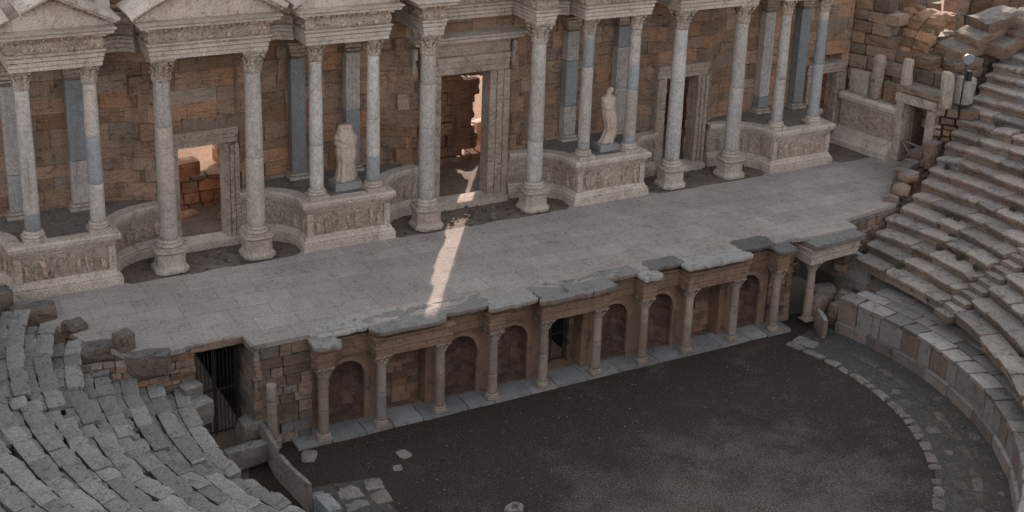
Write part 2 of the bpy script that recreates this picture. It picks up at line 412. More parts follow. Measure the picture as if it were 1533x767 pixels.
def pilaster(label, x, y, z, H, w, d, group, drums, cap=True, rz=0.):
    e = empty('pilaster', (x, y, z), label, 'pilaster', group)
    mb = MB(); mb.rough((w*1.5, d*1.6, .12), T(x, y, z+.06, rz), (2, 2, 1), .008, .012); mb.rough((w*1.3, d*1.35, .12), T(x, y, z+.18, rz), (2, 2, 1), .008, .03)
    obj('base', mb, 'marble', e)
    mb = MB(); z0 = z+.24; HH = H-.24-(.62 if cap else 0); t0 = 0
    for t1, v, b in drums:
        mb.tone(v, b, 0); mb.rough((w, d, (t1-t0)*HH-.006), T(x, y, z0+(t0+t1)/2*HH, rz), (2, 2, max(2, int((t1-t0)*8))), .01, .012)
        if b < .3:
            for u in (-.26, 0, .26):
                mb.rough((w*.12, .03, (t1-t0)*HH*.9), T(x, y, z0+(t0+t1)/2*HH, rz) @ Matrix.Translation((u*w, -d/2-.006, 0)), (1, 1, 4), .004, .008)
        t0 = t1
    obj('shaft', mb, 'shaft', e)
    if cap:
        mb = MB(); zc = z+H-.62
        for i, (f, h0, h1) in enumerate(((1.06, 0, .06), (1.0, .06, .2), (1.12, .2, .36), (1.26, .36, .52), (1.5, .53, .62))):
            mb.tone(.4+.1*i, 0, .1); mb.rough((w*f, d*f, h1-h0), T(x, y-.03*f, zc+(h0+h1)/2, rz), (4, 2, 2), .02, .02, freq=6)
        obj('capital', mb, 'carved', e)
    return e
def curve_q(x0, y0, x1, y1, n=8):
    """quarter ellipse: leaves (x0,y0) along +y, reaches (x1,y1) along x"""
    return [(x1+(x0-x1)*math.cos(t), y0+(y1-y0)*math.sin(t)) for t in [PI/2*i/n for i in range(n+1)]]

ARCH = [(.02, 0), (.025, .125), (-.02, .13), (-.02, .15), (.05, .155), (.055, .285), (.0, .29), (.0, .31), (.085, .315), (.09, .43), (.05, .435), (.05, .455), (.10, .46), (.14, .51), (.14, .55), (.05, .555)]
def along(path, pitch, off, fn):
    for i in range(len(path)-1):
        a, b = Vector(path[i]), Vector(path[i+1]); Ld = (b-a).length; t = (b-a)/Ld; nrm = Vector((t.y, -t.x)); n = max(1, int(Ld/pitch))
        for k in range(n):
            p = a+t*(k+.5)*Ld/n+nrm*off; fn(p, math.atan2(t.y, t.x), k)
def entablature(label, path, zb, group, cornice=True, top=1.28, dentils=True, nosoffit=False):
    e = empty('entablature', (path[len(path)//2][0], path[len(path)//2][1], zb), label, 'entablature', group)
    def body(prof, name, mat, v=.5, br=0., extra=None):
        mb = MB(); mb.tone(v, 0, br); mb.sweep(path, [(-.25, prof[0][1])]+prof+[(-.25, prof[-1][1])])
        if not nosoffit and len(path) >= 4:
            zlo = prof[0][1]+.004; zhi = prof[-1][1]-.004
            mb.poly_prism([(px, py) for px, py in path], zlo, zhi)
        if extra: extra(mb)
        return obj(name, mb, mat, e)
    def beads(mb):
        def f(p, an, k):
            if rnd.random() < .1: return
            mb.tone(.35+.35*rnd.random(), 0, .4*rnd.random()); mb.rough((.10, .06, .10), T(p.x, p.y, zb+.50, an), (1, 1, 1), .008, .025)
        along(path, .15, .13, f)
    def scrolls(mb):
        def f(p, an, k):
            if rnd.random() < .08: return
            mb.tone(.45+.3*rnd.random(), 0, .3*rnd.random()); s_ = rnd.uniform(.10, .17)
            mb.rough((s_, .13, s_*1.2), T(p.x, p.y, zb+.76+.09*math.sin(k*1.9), an, 0, rnd.random()*1.5), (2, 1, 2), .02, .03, freq=8)
        along(path, .20, .10, f)
    def eggs(mb):
        def f(p, an, k):
            if rnd.random() < .12: return
            mb.tone(.3+.35*rnd.random(), 0, .55+.45*rnd.random()); mb.rough((.11, .16, .14), T(p.x, p.y, zb+1.045, an), (1, 1, 1), .008, .02)
        along(path, .18, .22, f)
    body([(o, zb+z) for o, z in ARCH], 'architrave', 'marble', .55, .05, beads)
    body([(.02, zb+.559), (.05, zb+.60), (.09, zb+.75), (.08, zb+.88), (.03, zb+.97)], 'frieze', 'carved', .5, .1, scrolls)
    if cornice:
        body([(.06, zb+.974), (.16, zb+.985), (.18, zb+1.09), (.36, zb+1.11), (.38, zb+1.2), (.44, zb+1.24), (.46, zb+top)], 'cornice', 'marble', .6, .1, eggs if dentils else None)
    return e

# ------------------------------------------------------------------ masonry walls
def ashlar(mb, path, z0, z1, depth, course=(.38, .58), length=(.7, 1.5), holes=(), jitter=.03, edge=.02, topfn=None, brown=.2, amp=.012, seg=None, skip=0., grey=.25):
    """courses of blocks along a polyline; holes = [(s0,s1,z0,z1)] by arc length; outward = right-hand side, wall body behind the path"""
    P = [Vector(p) for p in path]; S = [0]
    for i in range(1, len(P)): S.append(S[-1]+(P[i]-P[i-1]).length)
    def at(s):
        for i in range(1, len(P)):
            if s <= S[i] or i == len(P)-1:
                t = (P[i]-P[i-1]).normalized(); return P[i-1]+t*(s-S[i-1]), t
    z = z0
    while z < z1-.05:
        h = min(rnd.uniform(*course), z1-z)
        if z1-z-h < .2: h = z1-z
        s = 0; L = S[-1]; first = rnd.uniform(.3, 1)
        while s < L-1e-3:
            l = rnd.uniform(*length)*first; first = 1
            if L-s-l < .3: l = L-s
            spans = [(s, s+l)]
            for (a, b, c, d) in holes:
                if z < d-.02 and z+h > c+.02:
                    nw = []
                    for (u, v) in spans:
                        if v <= a or u >= b: nw.append((u, v)); continue
                        if u < a: nw.append((u, a))
                        if v > b: nw.append((b, v))
                    spans = nw
            for (u, v) in spans:
                if v-u < .06: continue
                p, t = at((u+v)/2)
                if topfn and z+h*.5 > topfn(p.x, p.y): continue
                if rnd.random() < skip: continue
                mb.tone(rnd.random(), grey*rnd.random()**2*2, brown*rnd.random()**2*2)
                o = rnd.uniform(-jitter, jitter); nrm = Vector((-t.y, t.x))
                c = p+nrm*(depth/2+o)
                mb.rough((v-u+.004, depth, h+.004), T(c.x, c.y, z+h/2, math.atan2(t.y, t.x)), seg or (max(1, int((v-u)/.5)), 1, 1), amp, edge)
            s += l
        z += h

# ================================================================== SETTING: grounds
def sheet(name, rows, mat, kind='structure'):
    mb = MB(); mb.grid(rows, smooth=True); return obj(name, mb, mat, kind=kind)
# the land all round, out to the horizon
mb = MB(); mb.poly_prism([(-3000, -3000), (3000, -3000), (3000, 3000), (-3000, 3000)], -.6, -.35); obj('ground', mb, 'soil', kind='structure')
# orchestra floor
rows = []
for i in range(41):
    r = 12.4*i/40
    rows.append([(r*math.cos(a), -4.2+r*math.sin(a)*1.0, -.12+.03*noise.noise(Vector((r*math.cos(a)*.7, r*math.sin(a)*.7, 3)))) for a in [2*PI*j/72 for j in range(73)]])
rows = [[(x, min(y, .9), z) for x, y, z in r] for r in rows]
sheet('orchestra_ground', rows, 'ground')
# floor of the side passages
mb = MB(); mb.poly_prism([(-13.4, -3), (-10, -3), (-10, 9), (-13.4, 9)], -.3, -.16); mb.poly_prism([(10, -1.5), (13.9, -1.5), (13.9, 9), (10, 9)], -.3, -.17)
obj('passage_floor', mb, 'dirt', kind='structure')
# bank of earth under the seats, up to and past the camera
CY = -2.2; CYS = {1: -2.2, -1: -1.4}
def bank_z(r): return 1.0+(r-13.6)*.46 if r < 46 else 1.0+32.4*.46+(r-46)*.02
rows = []
for r in [13.75, 14.5, 16, 18, 20, 23, 26, 30, 36, 42, 46, 60, 120]:
    ye = min(9.0, max(.9, (r-13.4)*.40))
    a0 = math.asin(min(.9, (ye-CY)/r))
    rows.append([(r*math.cos(a), CY+r*math.sin(a), bank_z(r)) for a in [-PI-a0+(PI+2*a0)*j/64 for j in range(65)]])
sheet('hillside', rows, 'rough')
# ground behind the stage building
rows = []
for j, y in enumerate([8.4, 11, 14, 17, 20, 25, 32, 45, 80]):
    z = [3.5, 3.45, 3.6, 4.0, 4.6, 5.4, 6.0, 6.4, 7][j]
    rows.append([(x, y, z+.12*noise.noise(Vector((x*.5, y*.5, 1)))) for x in [-60+4*i for i in range(36)]])
sheet('rear_ground', rows, 'soil')
rows = [[(x, y, 3.62+.10*noise.noise(Vector((x*1.3, y*1.3, 7)))+.05*noise.noise(Vector((x*4, y*4, 7)))) for x in [-16+.4*i for i in range(100)]] for y in [8.9+.4*j for j in range(12)]]
sheet('corridor_floor', rows, 'dirt')
# dirt strip between the stage paving and the stage building
rows = []
for y in [5.6, 6.2, 6.8, 7.4, 8, 8.7, 9.3]:
    rows.append([(x, y, Z0-.06+.05*noise.noise(Vector((x*1.7, y*1.7, 2)))+(.02 if y > 6.6 else 0)) for x in [-21+.35*i for i in range(121)]])
sheet('stage_dirt', rows, 'dirt')

# stage paving: irregular back edge along the columns, stepped front edge over the pulpitum
back = []
x = 20.6
while x > -20:
    inpod = any(a-.2 < x < b+.2 for a, b in ((-17.3, -13.9), (-7.4, -4), (4, 7.4), (13.9, 17.3)))
    back.append((x, 6.75 if inpod else 6.32+.12*noise.noise(Vector((x*1.1, 0, 0)))))
    x -= .45
front = [(-20.2, 6.4), (-17.4, 5.35), (-16.45, 4.2), (-15.9, 2.75), (-15.2, 1.75), (-14.8, .92), (-13.25, 1.04), (-13.2, 1.12), (-11.42, 1.12), (-11.3, .3), (-9.55, .3), (-9.5, .15)]
for i in range(41): front.append((-9.3+18.6*i/40, .12+.06*noise.noise(Vector((i*.7, 3, 0)))))
front += [(9.9, .25), (10.2, .1), (13.1, .1), (13.2, .9), (16.4, 1.35), (20.7, 4.4), (20.2, 6.2)]
mb = MB(); mb.poly_prism(front+back, Z0-.16, Z0); obj('stage_floor', mb, 'paving', kind='structure')

# ================================================================== PULPITUM (front of the stage)
d, a_, r_, e_ = 2.177, 1.992, 2.117, 1.69
CX = [-(d/2+3*a_+r_), -(d/2+2*a_+r_), -(d/2+2*a_), -(d/2+a_), -d/2, d/2, d/2+a_, d/2+2*a_, d/2+2*a_+r_, d/2+3*a_+r_, d/2+3*a_+r_+e_]
HC = 2.55
# kerb on which the columns stand
mb = MB(); x = -10.15
while x < 9.9:
    l = rnd.uniform(.9, 1.7); l = min(l, 10.0-x); mb.tone(rnd.uniform(.3, .75), .2*rnd.random())
    mb.rough((l-.012, 1.06, .2), T(x+l/2, .25+rnd.uniform(-.02, .02), -.10), (3, 2, 1), .012, .012); x += l
obj('kerb_step', mb, 'kerb', label='pale grey stone step under the columns of the stage front', cat='step')

sf = empty('stage_front_wall', (0, .6, 0), 'brown arcaded wall with niches below the edge of the stage', 'wall', None)
YW = .5
def arch_panel(x0, x1, xc, w, zs, ztop, y):
    """front slab with a round-headed opening"""
    mb = MB(); mb.tone(.55, .05, .1); n = 12; ar = [(xc+w*math.cos(t), zs+w*math.sin(t)) for t in [PI-PI*i/n for i in range(n+1)]]
    dep = .14
    # left pier, right pier, spandrels
    for (p, q) in ((x0, xc-w), (xc+w, x1)):
        mb.prism_y([(p, 0), (q, 0), (q, zs), (p, zs)], y, y+dep)
    for i in range(n):
        (xa, za), (xb, zb) = ar[i], ar[i+1]
        mb.prism_y([(xa, za), (xb, zb), (xb, ztop), (xa, ztop)], y, y+dep)
    mb.prism_y([(x0, zs), (xc-w, zs), (xc-w, ztop), (x0, ztop)], y, y+dep)
    mb.prism_y([(xc+w, zs), (x1, zs), (x1, ztop), (xc+w, ztop)], y, y+dep)
    return mb
def niche(xc, w, zs, y):
    mb = MB(); n = 12
    def P(t, z, r): return (xc-r*math.cos(t), y+r*.95*math.sin(t), z)
    z = 0
    while z < zs-.01:       # curved courses of small stones
        h = min(rnd.uniform(.16, .34), zs-z); h = zs-z if zs-z-h < .1 else h; t = 0; first = True
        while t < PI-.01:
            dt = rnd.uniform(.35, .8)*(.6 if first else 1); first = False; t1 = min(PI, t+dt); t1 = PI if PI-t1 < .2 else t1; r = w*(1+rnd.uniform(-.0, .05))
            mb.tone(rnd.uniform(.2, .8)+(.2 if z < .4 else 0), .35*rnd.random(), .3*rnd.random()); m = 3
            V = mb.grid([[P(t+(t1-t)*i/m, zz, r+(.03 if e_ else 0)) for i in range(m+1)] for zz, e_ in ((z, 1), (z+.008, 0), (z+h-.008, 0), (z+h, 1))], smooth=False); t = t1
        z += h
    mb.tone(.45, .1, .1); rows = []
    for k in range(0, 6):
        ph = PI/2*k/5.02; rr = w*1.02*(1+(.012 if k % 2 else -.012))
        rows.append([(xc-rr*math.cos(ph)*math.cos(t), y+rr*.95*math.cos(ph)*math.sin(t), zs+rr*math.sin(ph)) for t in [PI*i/n for i in range(n+1)]])
    mb.grid(rows, smooth=False)
    mb.tone(.5, .3); mb.poly_prism([(xc-w*1.06*math.cos(t), y+w*1.01*math.sin(t)) for t in [PI*i/n for i in range(n+1)]], .0, .05)
    return mb
def archivolt(xc, w, zs, y):
    mb = MB(); mb.tone(.85); n = 14
    for w0, w1, yy in ((w, w+.07, y-.035), (w+.075, w+.15, y-.06)):
        for i in range(n):
            t0, t1 = PI-PI*i/n, PI-PI*(i+1)/n
            mb.prism_y([(xc+w0*math.cos(t0), zs+w0*math.sin(t0)), (xc+w0*math.cos(t1), zs+w0*math.sin(t1)), (xc+w1*math.cos(t1), zs+w1*math.sin(t1)), (xc+w1*math.cos(t0), zs+w1*math.sin(t0))], yy, y+.02)
    for s in (-1, 1): mb.rough((.2, .12, .1), T(xc+s*(w+.07), y-.03, zs-.05), (1, 1, 1), .006, .012)
    return mb
ORD = ['first', 'second', 'third', 'fourth', 'fifth', 'sixth', 'seventh', 'eighth', 'ninth', 'tenth', 'eleventh', 'twelfth', 'thirteenth', 'fourteenth', 'fifteenth', 'sixteenth', 'seventeenth', 'eighteenth', 'nineteenth', 'twentieth']
kinds = ['arch', 'rect', 'arch', 'arch', 'door', 'arch', 'arch', 'rect', 'arch']
for i, k in enumerate(kinds):
    x0, x1 = CX[i], CX[i+1]; xc = (x0+x1)/2
    if k == 'arch':
        pad = .0; w = .62 + .03*rnd.random()
        obj('arch_wall', arch_panel(x0+.0, x1-.0, xc, w, 1.66, HC+.02, YW), 'front', sf)
        obj('archivolt', archivolt(xc, w, 1.66, YW), 'front', sf)
        obj('niche', niche(xc, w+.015, 1.655, YW+.12), 'plaster', sf)
    else:
        mb = MB()
        holes = [(.36, (x1-x0)-.42, 0, 2.45)] if k == 'door' else []
        ashlar(mb, [(x0-.1, 1.08), (x1+.1, 1.08)], 0, HC+.05, .4, (.16, .34), (.3, .8), holes, .02, .012, brown=.3)
        obj('back_wall', mb, 'front', sf)
        mb = MB()
        for xx, s in ((x0, 1), (x1, -1)):
            mb.tone(.5, .1, .3); mb.rough((.34, .9, HC), T(xx+s*.13, .96, HC/2), (1, 2, 5), .012, .012)
        obj('side_wall', mb, 'front', sf)
    # entablature of the bay
    mb = MB(); yf = .34 if k == 'arch' else -.26
    L0, L1 = (x0+.24, x1-.24) if k == 'arch' else (x0-.26, x1+.26)
    mb.tone(.6, 0, .15); path = [(L0, 1.2), (L0, yf), (L1, yf), (L1, 1.2)] if k != 'arch' else [(L0, yf), (L1, yf)]
    mb.sweep(path, [(-.3, HC+.03), (0, HC+.03), (.01, HC+.16), (.035, HC+.17), (.035, HC+.3), (.08, HC+.35), (.03, HC+.37), (.05, HC+.60), (.12, HC+.66), (.14, HC+.74), (-.3, HC+.74)])
    if k != 'arch': mb.poly_prism([(L0+.01, yf+.01), (L1-.01, yf+.01), (L1-.01, 1.2), (L0+.01, 1.2)], HC+.034, HC+.735)
    else: mb.poly_prism([(L0-.3, YW-.1), (L1+.3, YW-.1), (L1+.3, 1.1), (L0-.3, 1.1)], HC+.036, HC+.733)
    bp_ = path if k == 'arch' else path
    def bead(p, an, q):
        if rnd.random() < .15: return
        mb.tone(.35+.4*rnd.random(), .3*rnd.random(), .5*rnd.random()); mb.rough((.07, .06, .06), T(p.x, p.y, HC+.33, an), (1, 1, 1), .005, .014)
    def dent(p, an, q):
        if rnd.random() < .2: return
        mb.tone(.3+.4*rnd.random(), .3*rnd.random(), .6*rnd.random()); mb.rough((.08, .08, .08), T(p.x, p.y, HC+.63, an), (1, 1, 1), .006, .014)
    along(bp_, .12, .055, bead); along(bp_, .14, .09, dent)
    obj('entablature_block', mb, 'front', sf)
for i in (0, 3, 6, 9):
    x = CX[i]; mb = MB(); mb.tone(.62, 0, .1)
    mb.sweep([(x-.25, .5), (x-.25, -.26), (x+.25, -.26), (x+.25, .5)], [(-.2, HC+.03), (0, HC+.03), (.01, HC+.16), (.035, HC+.17), (.035, HC+.3), (.08, HC+.35), (.03, HC+.37), (.05, HC+.60), (.12, HC+.66), (.14, HC+.74), (-.2, HC+.74)])
    mb.poly_prism([(x-.24, -.25), (x+.24, -.25), (x+.24, .5), (x-.24, .5)], HC+.034, HC+.735)
    obj('entablature_block', mb, 'front', sf)
# columns of the pulpitum
tones = [(.35, 0), (.45, .35), (.5, .1), (.5, 0), (.45, .1), (.5, 0), (.5, 0), (.55, 0), (.55, 0), (.35, 0)]
for i in range(10):
    v, b = tones[i]; cut = rnd.uniform(.35, .7)
    column('stage_front_column', 'small stone column on the kerb step, %s from the left along the stage front' % ORD[i], 'column', CX[i], -.02, 0, HC+.03, .172, 'columns along the stage front', [(cut, v, b), (1, v+.1*rnd.uniform(-1, 1), b*.6)], cap_h=.34, base_h=.2, plinth=.07, mat='frontcol')
column('stage_front_column', 'small stone column standing apart at the right end of the stage front', 'column', CX[10], -.05, .1, HC-.07, .172, 'columns along the stage front', [(.6, .6, 0), (1, .5, 0)], cap_h=.32, base_h=.16, plinth=.06, mat='frontcol')
e = empty('broken_column', (-10.88, .0, .35), 'broken column stump without capital beside the left passage', 'column')
obj('shaft', shaft_mb(-10.88, 0, .4, 1.9, .17, .16, [(.7, .5, 0), (1, .55, 0)]), 'frontcol', e)
mb = MB(); mb.rough((.5, .5, .35), T(-10.88, 0, .25), (2, 2, 1), .02, .03); obj('base', mb, 'frontcol', e)

# side stretches of the stage wall, left with the iron gate, right with the lintel
lw = empty('stage_side_wall', (-11, .9, 0), 'rough masonry wall round the dark gated passage at the left', 'wall')
mb = MB(); ashlar(mb, [(-11.32, .32), (-9.42, .32)], -.1, Z0-.17, .5, (.25, .42), (.35, .9), (), .03, .02, brown=.15, grey=.5); 
obj('pier_wall', mb, 'rough', lw)
mb = MB(); ashlar(mb, [(-11.34, 2.5), (-11.34, .34)], -.1, Z0-.02, .3, (.3, .5), (.6, 1.2), (), .015, .02, brown=.1, grey=.4); obj('passage_wall', mb, 'rough', lw)
mb = MB(); ashlar(mb, [(-12.95, .98), (-12.95, 2.6)], 0, Z0-.17, .5, (.12, .3), (.3, .8), (), .02, .02, brown=.6); obj('passage_wall', mb, 'rough', lw)
mb = MB(); ashlar(mb, [(-16.6, 1.25), (-14.8, .9), (-13.0, .98)], 1.0, Z0-.17, .45, (.12, .26), (.25, .7), (), .03, .02, brown=.7); obj('brick_wall', mb, 'rough', lw)
mb = MB(); mb.tone(.6); mb.rough((1.9, .3, .26), T(-12.15, 1.18, Z0-.13), (5, 1, 1), .02, .025); mb.rough((.22, 1.0, .24), T(-11.32, .75, Z0-.115), (1, 3, 1), .015, .02); obj('lintel', mb, 'rough', lw)
def gate(label, x0, x1, y, z0, z1, n):
    g = empty('iron_gate', ((x0+x1)/2, y, z0), label, 'gate')
    mb = MB()
    for xx in (x0, (x0+x1)/2, x1): mb.box(xx-.03, xx+.03, y-.02, y+.02, z0, z1)
    for zz in (z0+.12, z0+(z1-z0)*.48, z1-.32, z1-.04): mb.box(x0+.03, x1-.03, y-.016, y+.016, zz-.025, zz+.025)
    obj('frame', mb, 'iron', g)
    for i in range(n):
        xx = x0+(x1-x0)*(i+.5)/n; mb = MB(); mb.tube((xx, y, z0+.05), (xx, y, z1-.06), .013, 5); obj('bar', mb, 'iron', g)
gate('tall dark iron gate closing the passage at the left end of the stage front', -12.9, -11.45, 1.75, -.1, 3.3, 12)
gate('low iron gate in the middle bay of the stage front', -.70, .66, 1.3, 0, 2.35, 11)
# vaulted rooms behind the two gates, their darkness painted on the walls
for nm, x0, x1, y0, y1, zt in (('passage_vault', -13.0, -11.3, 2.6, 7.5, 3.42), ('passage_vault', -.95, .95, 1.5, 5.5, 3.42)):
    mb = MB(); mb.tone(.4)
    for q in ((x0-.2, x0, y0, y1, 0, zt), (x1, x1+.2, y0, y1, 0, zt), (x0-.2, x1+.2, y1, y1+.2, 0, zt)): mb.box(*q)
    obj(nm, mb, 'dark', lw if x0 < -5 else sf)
# right-hand end: lintel block on the lone column
rw = empty('passage_lintel', (11.9, .2, HC), 'marble lintel with slab over the dark passage beside the lone right column', 'lintel')
mb = MB(); mb.tone(.6, 0, .05)
mb.sweep([(10.5, 1.2), (10.5, -.32), (13.05, -.1), (13.05, .9)], [(-.4, HC+.03), (0, HC+.03), (.01, HC+.16), (.04, HC+.17), (.04, HC+.3), (.1, HC+.38), (.06, HC+.4), (.08, HC+.58), (.16, HC+.64), (.16, HC+.7), (-.4, HC+.7)])
mb.poly_prism([(10.52, -.30), (13.03, -.08), (13.03, 1.2), (10.52, 1.2)], HC+.034, HC+.69)
obj('architrave', mb, 'marble', rw)
mb = MB(); mb.tone(.45); mb.rough((2.75, 1.0, .24), T(11.75, -.08, HC+.83, .07), (8, 3, 1), .03, .03); obj('slab', mb, 'grey', rw)
rr = empty('stage_side_wall', (11, .9, 0), 'rough masonry wall round the open passage at the right', 'wall')
mb = MB(); ashlar(mb, [(9.3, .52), (10.45, .52)], -.1, Z0-.17, .5, (.16, .34), (.25, .6), (), .03, .02, brown=.2); obj('pier_wall', mb, 'rough', rr)
mb = MB(); ashlar(mb, [(10.42, .5), (10.42, 3.5)], -.1, Z0-.17, .3, (.25, .4), (.4, .9), (), .02, .02); obj('passage_wall', mb, 'rough', rr)
mb = MB(); ashlar(mb, [(10.3, 3.6), (13.9, 3.6)], -.1, Z0-.17, .3, (.25, .4), (.4, .9), (), .02, .02); obj('passage_wall', mb, 'rough', rr)
mb = MB(); ashlar(mb, [(13.62, 3.8), (13.62, -.25)], -.1, 2.2, .3, (.7, .9), (1.0, 1.6), (), .01, .012, grey=.9); obj('passage_wall', mb, 'parapet', rr)
mb = MB(); ashlar(mb, [(13.08, .55), (14.1, .85), (16.6, 1.3)], 1.2, Z0-.17, .45, (.18, .32), (.3, .7), (), .04, .025, brown=.3); obj('rubble_wall', mb, 'rough', rr)

# weathered slabs lying along the top of the pulpitum
def slab(label, x0, x1, y0, y1, z, th, v, b, br=0., rz=0., mat='grey', rx=0.):
    n = 40; th *= .62; mb = MB(); mb.tone(v, b, br); cx, cy = (x0+x1)/2, (y0+y1)/2; w, h = (x1-x0)/2, (y1-y0)/2; off = Vector((x0*7.7, y0, 1))
    rings = []
    for zz, ins in ((-th, .06), (-th*.5, 0), (-.03, 0), (0, .035), (.004, .16), (.0, .6)):
        row = []
        for i in range(n*2):
            t = 2*PI*i/(2*n); c, s = math.cos(t), math.sin(t); k = 1/max(abs(c)**12+abs(s)**12, 1e-6)**(1/12)
            wob = 1+.11*noise.noise(Vector((c*2.5, s*2.5, 0))+off)+.09*noise.noise(Vector((c*k*w*4, s*k*h*4, 0))+off)+.05*noise.noise(Vector((c*k*w*11, s*k*h*11, 0))+off)
            px, py = c*k*w*wob*(1-ins*.25/w if ins < .3 else 1-ins), s*k*h*wob*(1-ins*.25/h if ins < .3 else 1-ins)
            row.append(tuple(T(cx, cy, z, rz, rx) @ Vector((px, py, zz+.025*noise.noise(Vector((px*3, py*3, 5))+off)))))
        rings.append(row)
    V = mb.grid(rings, close_v=True, smooth=False); mb.face(V[0][::-1]); mb.face(V[-1])
    return obj('cornice_slab', mb, mat, None, label, 'stone slab', 'worn slabs along the stage edge')
zS = Z0-.02
slab('pitted pale grey capstone jutting over the leftmost stage front column', CX[0]-.42, CX[0]+.45, -.62, .45, zS-.06, .24, .62, .3)
slab('pale flaking slab over the leftmost arched niche', CX[0]-.1, CX[1]-.35, .0, .85, zS+.02, .2, .8, .55)
slab('long dark grey slab over the square bay left of the gate', CX[1]-.45, CX[2]+.05, -.55, .75, zS+.02, .24, .55, .1, .2)
slab('dark lichened slab with a bright sunlit corner over the second arched niche', CX[2]-.1, CX[3]-.2, -.2, .75, zS+.02, .22, .5, .1, .1)
slab('clean light slab over the fourth column of the stage front', CX[3]-.40, CX[4]-.5, -.48, .55, zS+.02, .24, .75, .1, .1)
slab('large dark grey slab above the middle iron gate', CX[4]-.50, CX[5]+.35, -.72, .55, zS+.02, .26, .5, .1, .1)
slab('mottled dark slab over the arched niche right of the middle gate', CX[5]-.1, CX[6]-.3, -.05, .7, zS+.02, .24, .5, .0, .2)
slab('small broken whitish capstone over the seventh stage front column', CX[6]-.42, CX[6]+.42, -.55, .3, zS-.02, .24, .7, .6)
slab('dark broken slab over the fourth arched niche from the left gate', CX[6]+.15, CX[7]-.3, .0, .75, zS+.03, .22, .35, .1)
slab('long whitish slab over the square bay near the right end', CX[7]-.42, CX[8]+.35, -.5, .5, zS+.02, .24, .72, .5)
slab('charcoal grey slab over the rightmost arched niche', CX[8]+.2, CX[9]-.15, .0, .95, zS+.035, .22, .25, 0)
slab('hollowed dark slab with pale rim over the tenth stage front column', CX[9]-.45, CX[9]+.42, -.62, .4, zS-.04, .22, .3, .35)

# ================================================================== SCAENAE FRONS (stage building)
YP = 6.57; HP = 1.87; YD = 8.55; YB = 9.45
pods = [(-17.25, -14.0, -19.2, -11.95), (-7.29, -4.05, -9.15, -1.98), (4.05, 7.29, 1.98, 9.15), (14.0, 17.21, 11.95, 18.3)]
pod_labels = ['carved marble podium at the far left with two columns', 'marble podium between the left doorway and the middle doorway', 'marble podium just right of the middle doorway', 'carved marble podium at the far right before the side wall']
for (xa, xb, dl, dr), lab in zip(pods, pod_labels):
    path = [(dl, YD)] + [(x, y) for x, y in curve_q(xa, YP+.5, dl, YD, 8)][::-1][1:] + [(xa, YP), (xb, YP)] + curve_q(xb, YP+.5, dr, YD, 8)
    e = empty('podium', ((xa+xb)/2, YP+1, Z0), lab, 'podium', 'podiums of the stage building')
    mb = MB(); mb.tone(.6)
    mb.sweep(path, [(-.3, Z0-.1), (.17, Z0-.1), (.17, Z0+.26), (.13, Z0+.28), (.14, Z0+.34), (.06, Z0+.42), (.04, Z0+.50), (0, Z0+.54), (-.3, Z0+.54)]); obj('base_moulding', mb, 'marble', e)
    mb = MB(); mb.tone(.5, 0, .1); mb.sweep(path, [(-.3, Z0+.543), (-.03, Z0+.543), (-.03, Z0+1.42), (-.3, Z0+1.42)])
    def fig(p, an, k):      # worn relief figures
        if rnd.random() < .15: return
        hgt = rnd.uniform(.4, .68); mb.tone(.4+.35*rnd.random(), 0, .35*rnd.random())
        mb.rough((rnd.uniform(.10, .2), .19, hgt), T(p.x, p.y, Z0+.6+hgt/2, an, 0, rnd.uniform(-.2, .2)), (2, 1, 5), .035, .03, freq=6)
        mb.rough((.11, .19, .12), T(p.x+rnd.uniform(-.04, .04), p.y, Z0+.65+hgt, an), (1, 1, 1), .01, .03)
    along(path, .27, -.04, fig); obj('relief_panel', mb, 'carved', e)
    mb = MB(); mb.tone(.5)
    for p in (xa+.13, xb-.13):
        mb = MB(); mb.tone(.5); mb.rough((.24, .2, .86), T(p, YP+.04, Z0+.98), (1, 1, 3), .008, .01); obj('corner_pier', mb, 'marble', e)
    mb = MB(); mb.tone(.55); mb.sweep(path, [(-.3, Z0+1.423), (.0, Z0+1.423), (.02, Z0+1.5), (.09, Z0+1.55), (.10, Z0+1.62), (.17, Z0+1.66), (.18, Z0+1.8), (.14, Z0+HP), (-.3, Z0+HP)]); obj('cornice', mb, 'marble', e)
    mb = MB(); mb.tone(.35, 0, .1); mb.poly_prism([(x, y) for x, y in path]+[(dr, YB+.3), (dl, YB+.3)], Z0+1.6, Z0+HP-.02); obj('top_slab', mb, 'rough', e)

# back wall of coursed travertine: follows recesses and door bays
fw = empty('stage_building_wall', (0, YB, Z0), 'tall brown coursed masonry wall behind the columns', 'wall')
DO = [(-10.43, .82), (0, 1.05), (10.43, .82), (19.15, .68)]           # doors: centre, half opening
DTOP = [7.35, 9.0, 7.75, 6.85]
wallpath = [(-24, YB)]
segs = [(-12.0, -8.9, YD+.35), (-2.3, 2.3, YD+.35), (8.9, 12.0, YD+.35)]
for a, b, y in segs:
    wallpath += [(a-1.6, YB), (a-.8, YB-.12), (a-.1, y), (b+.1, y), (b+.8, YB-.12), (b+1.6, YB)]
wallpath += [(20.6, YB)]
S = [0]
for i in range(1, len(wallpath)): S.append(S[-1]+(Vector(wallpath[i])-Vector(wallpath[i-1])).length)
def s_of(x):
    for i in range(1, len(wallpath)):
        if wallpath[i-1][0] <= x <= wallpath[i][0]:
            t = (x-wallpath[i-1][0])/(wallpath[i][0]-wallpath[i-1][0]); return S[i-1]+t*(S[i]-S[i-1])
holes = [(s_of(c-w-.3), s_of(c+w+.3), Z0-1, t+.35) for (c, w), t in zip(DO, DTOP)]
mb = MB(); ashlar(mb, wallpath, Z0-.1, 12.4, .8, (.42, .66), (.8, 1.7), holes, .012, .008, brown=.35, amp=.026, grey=.45)
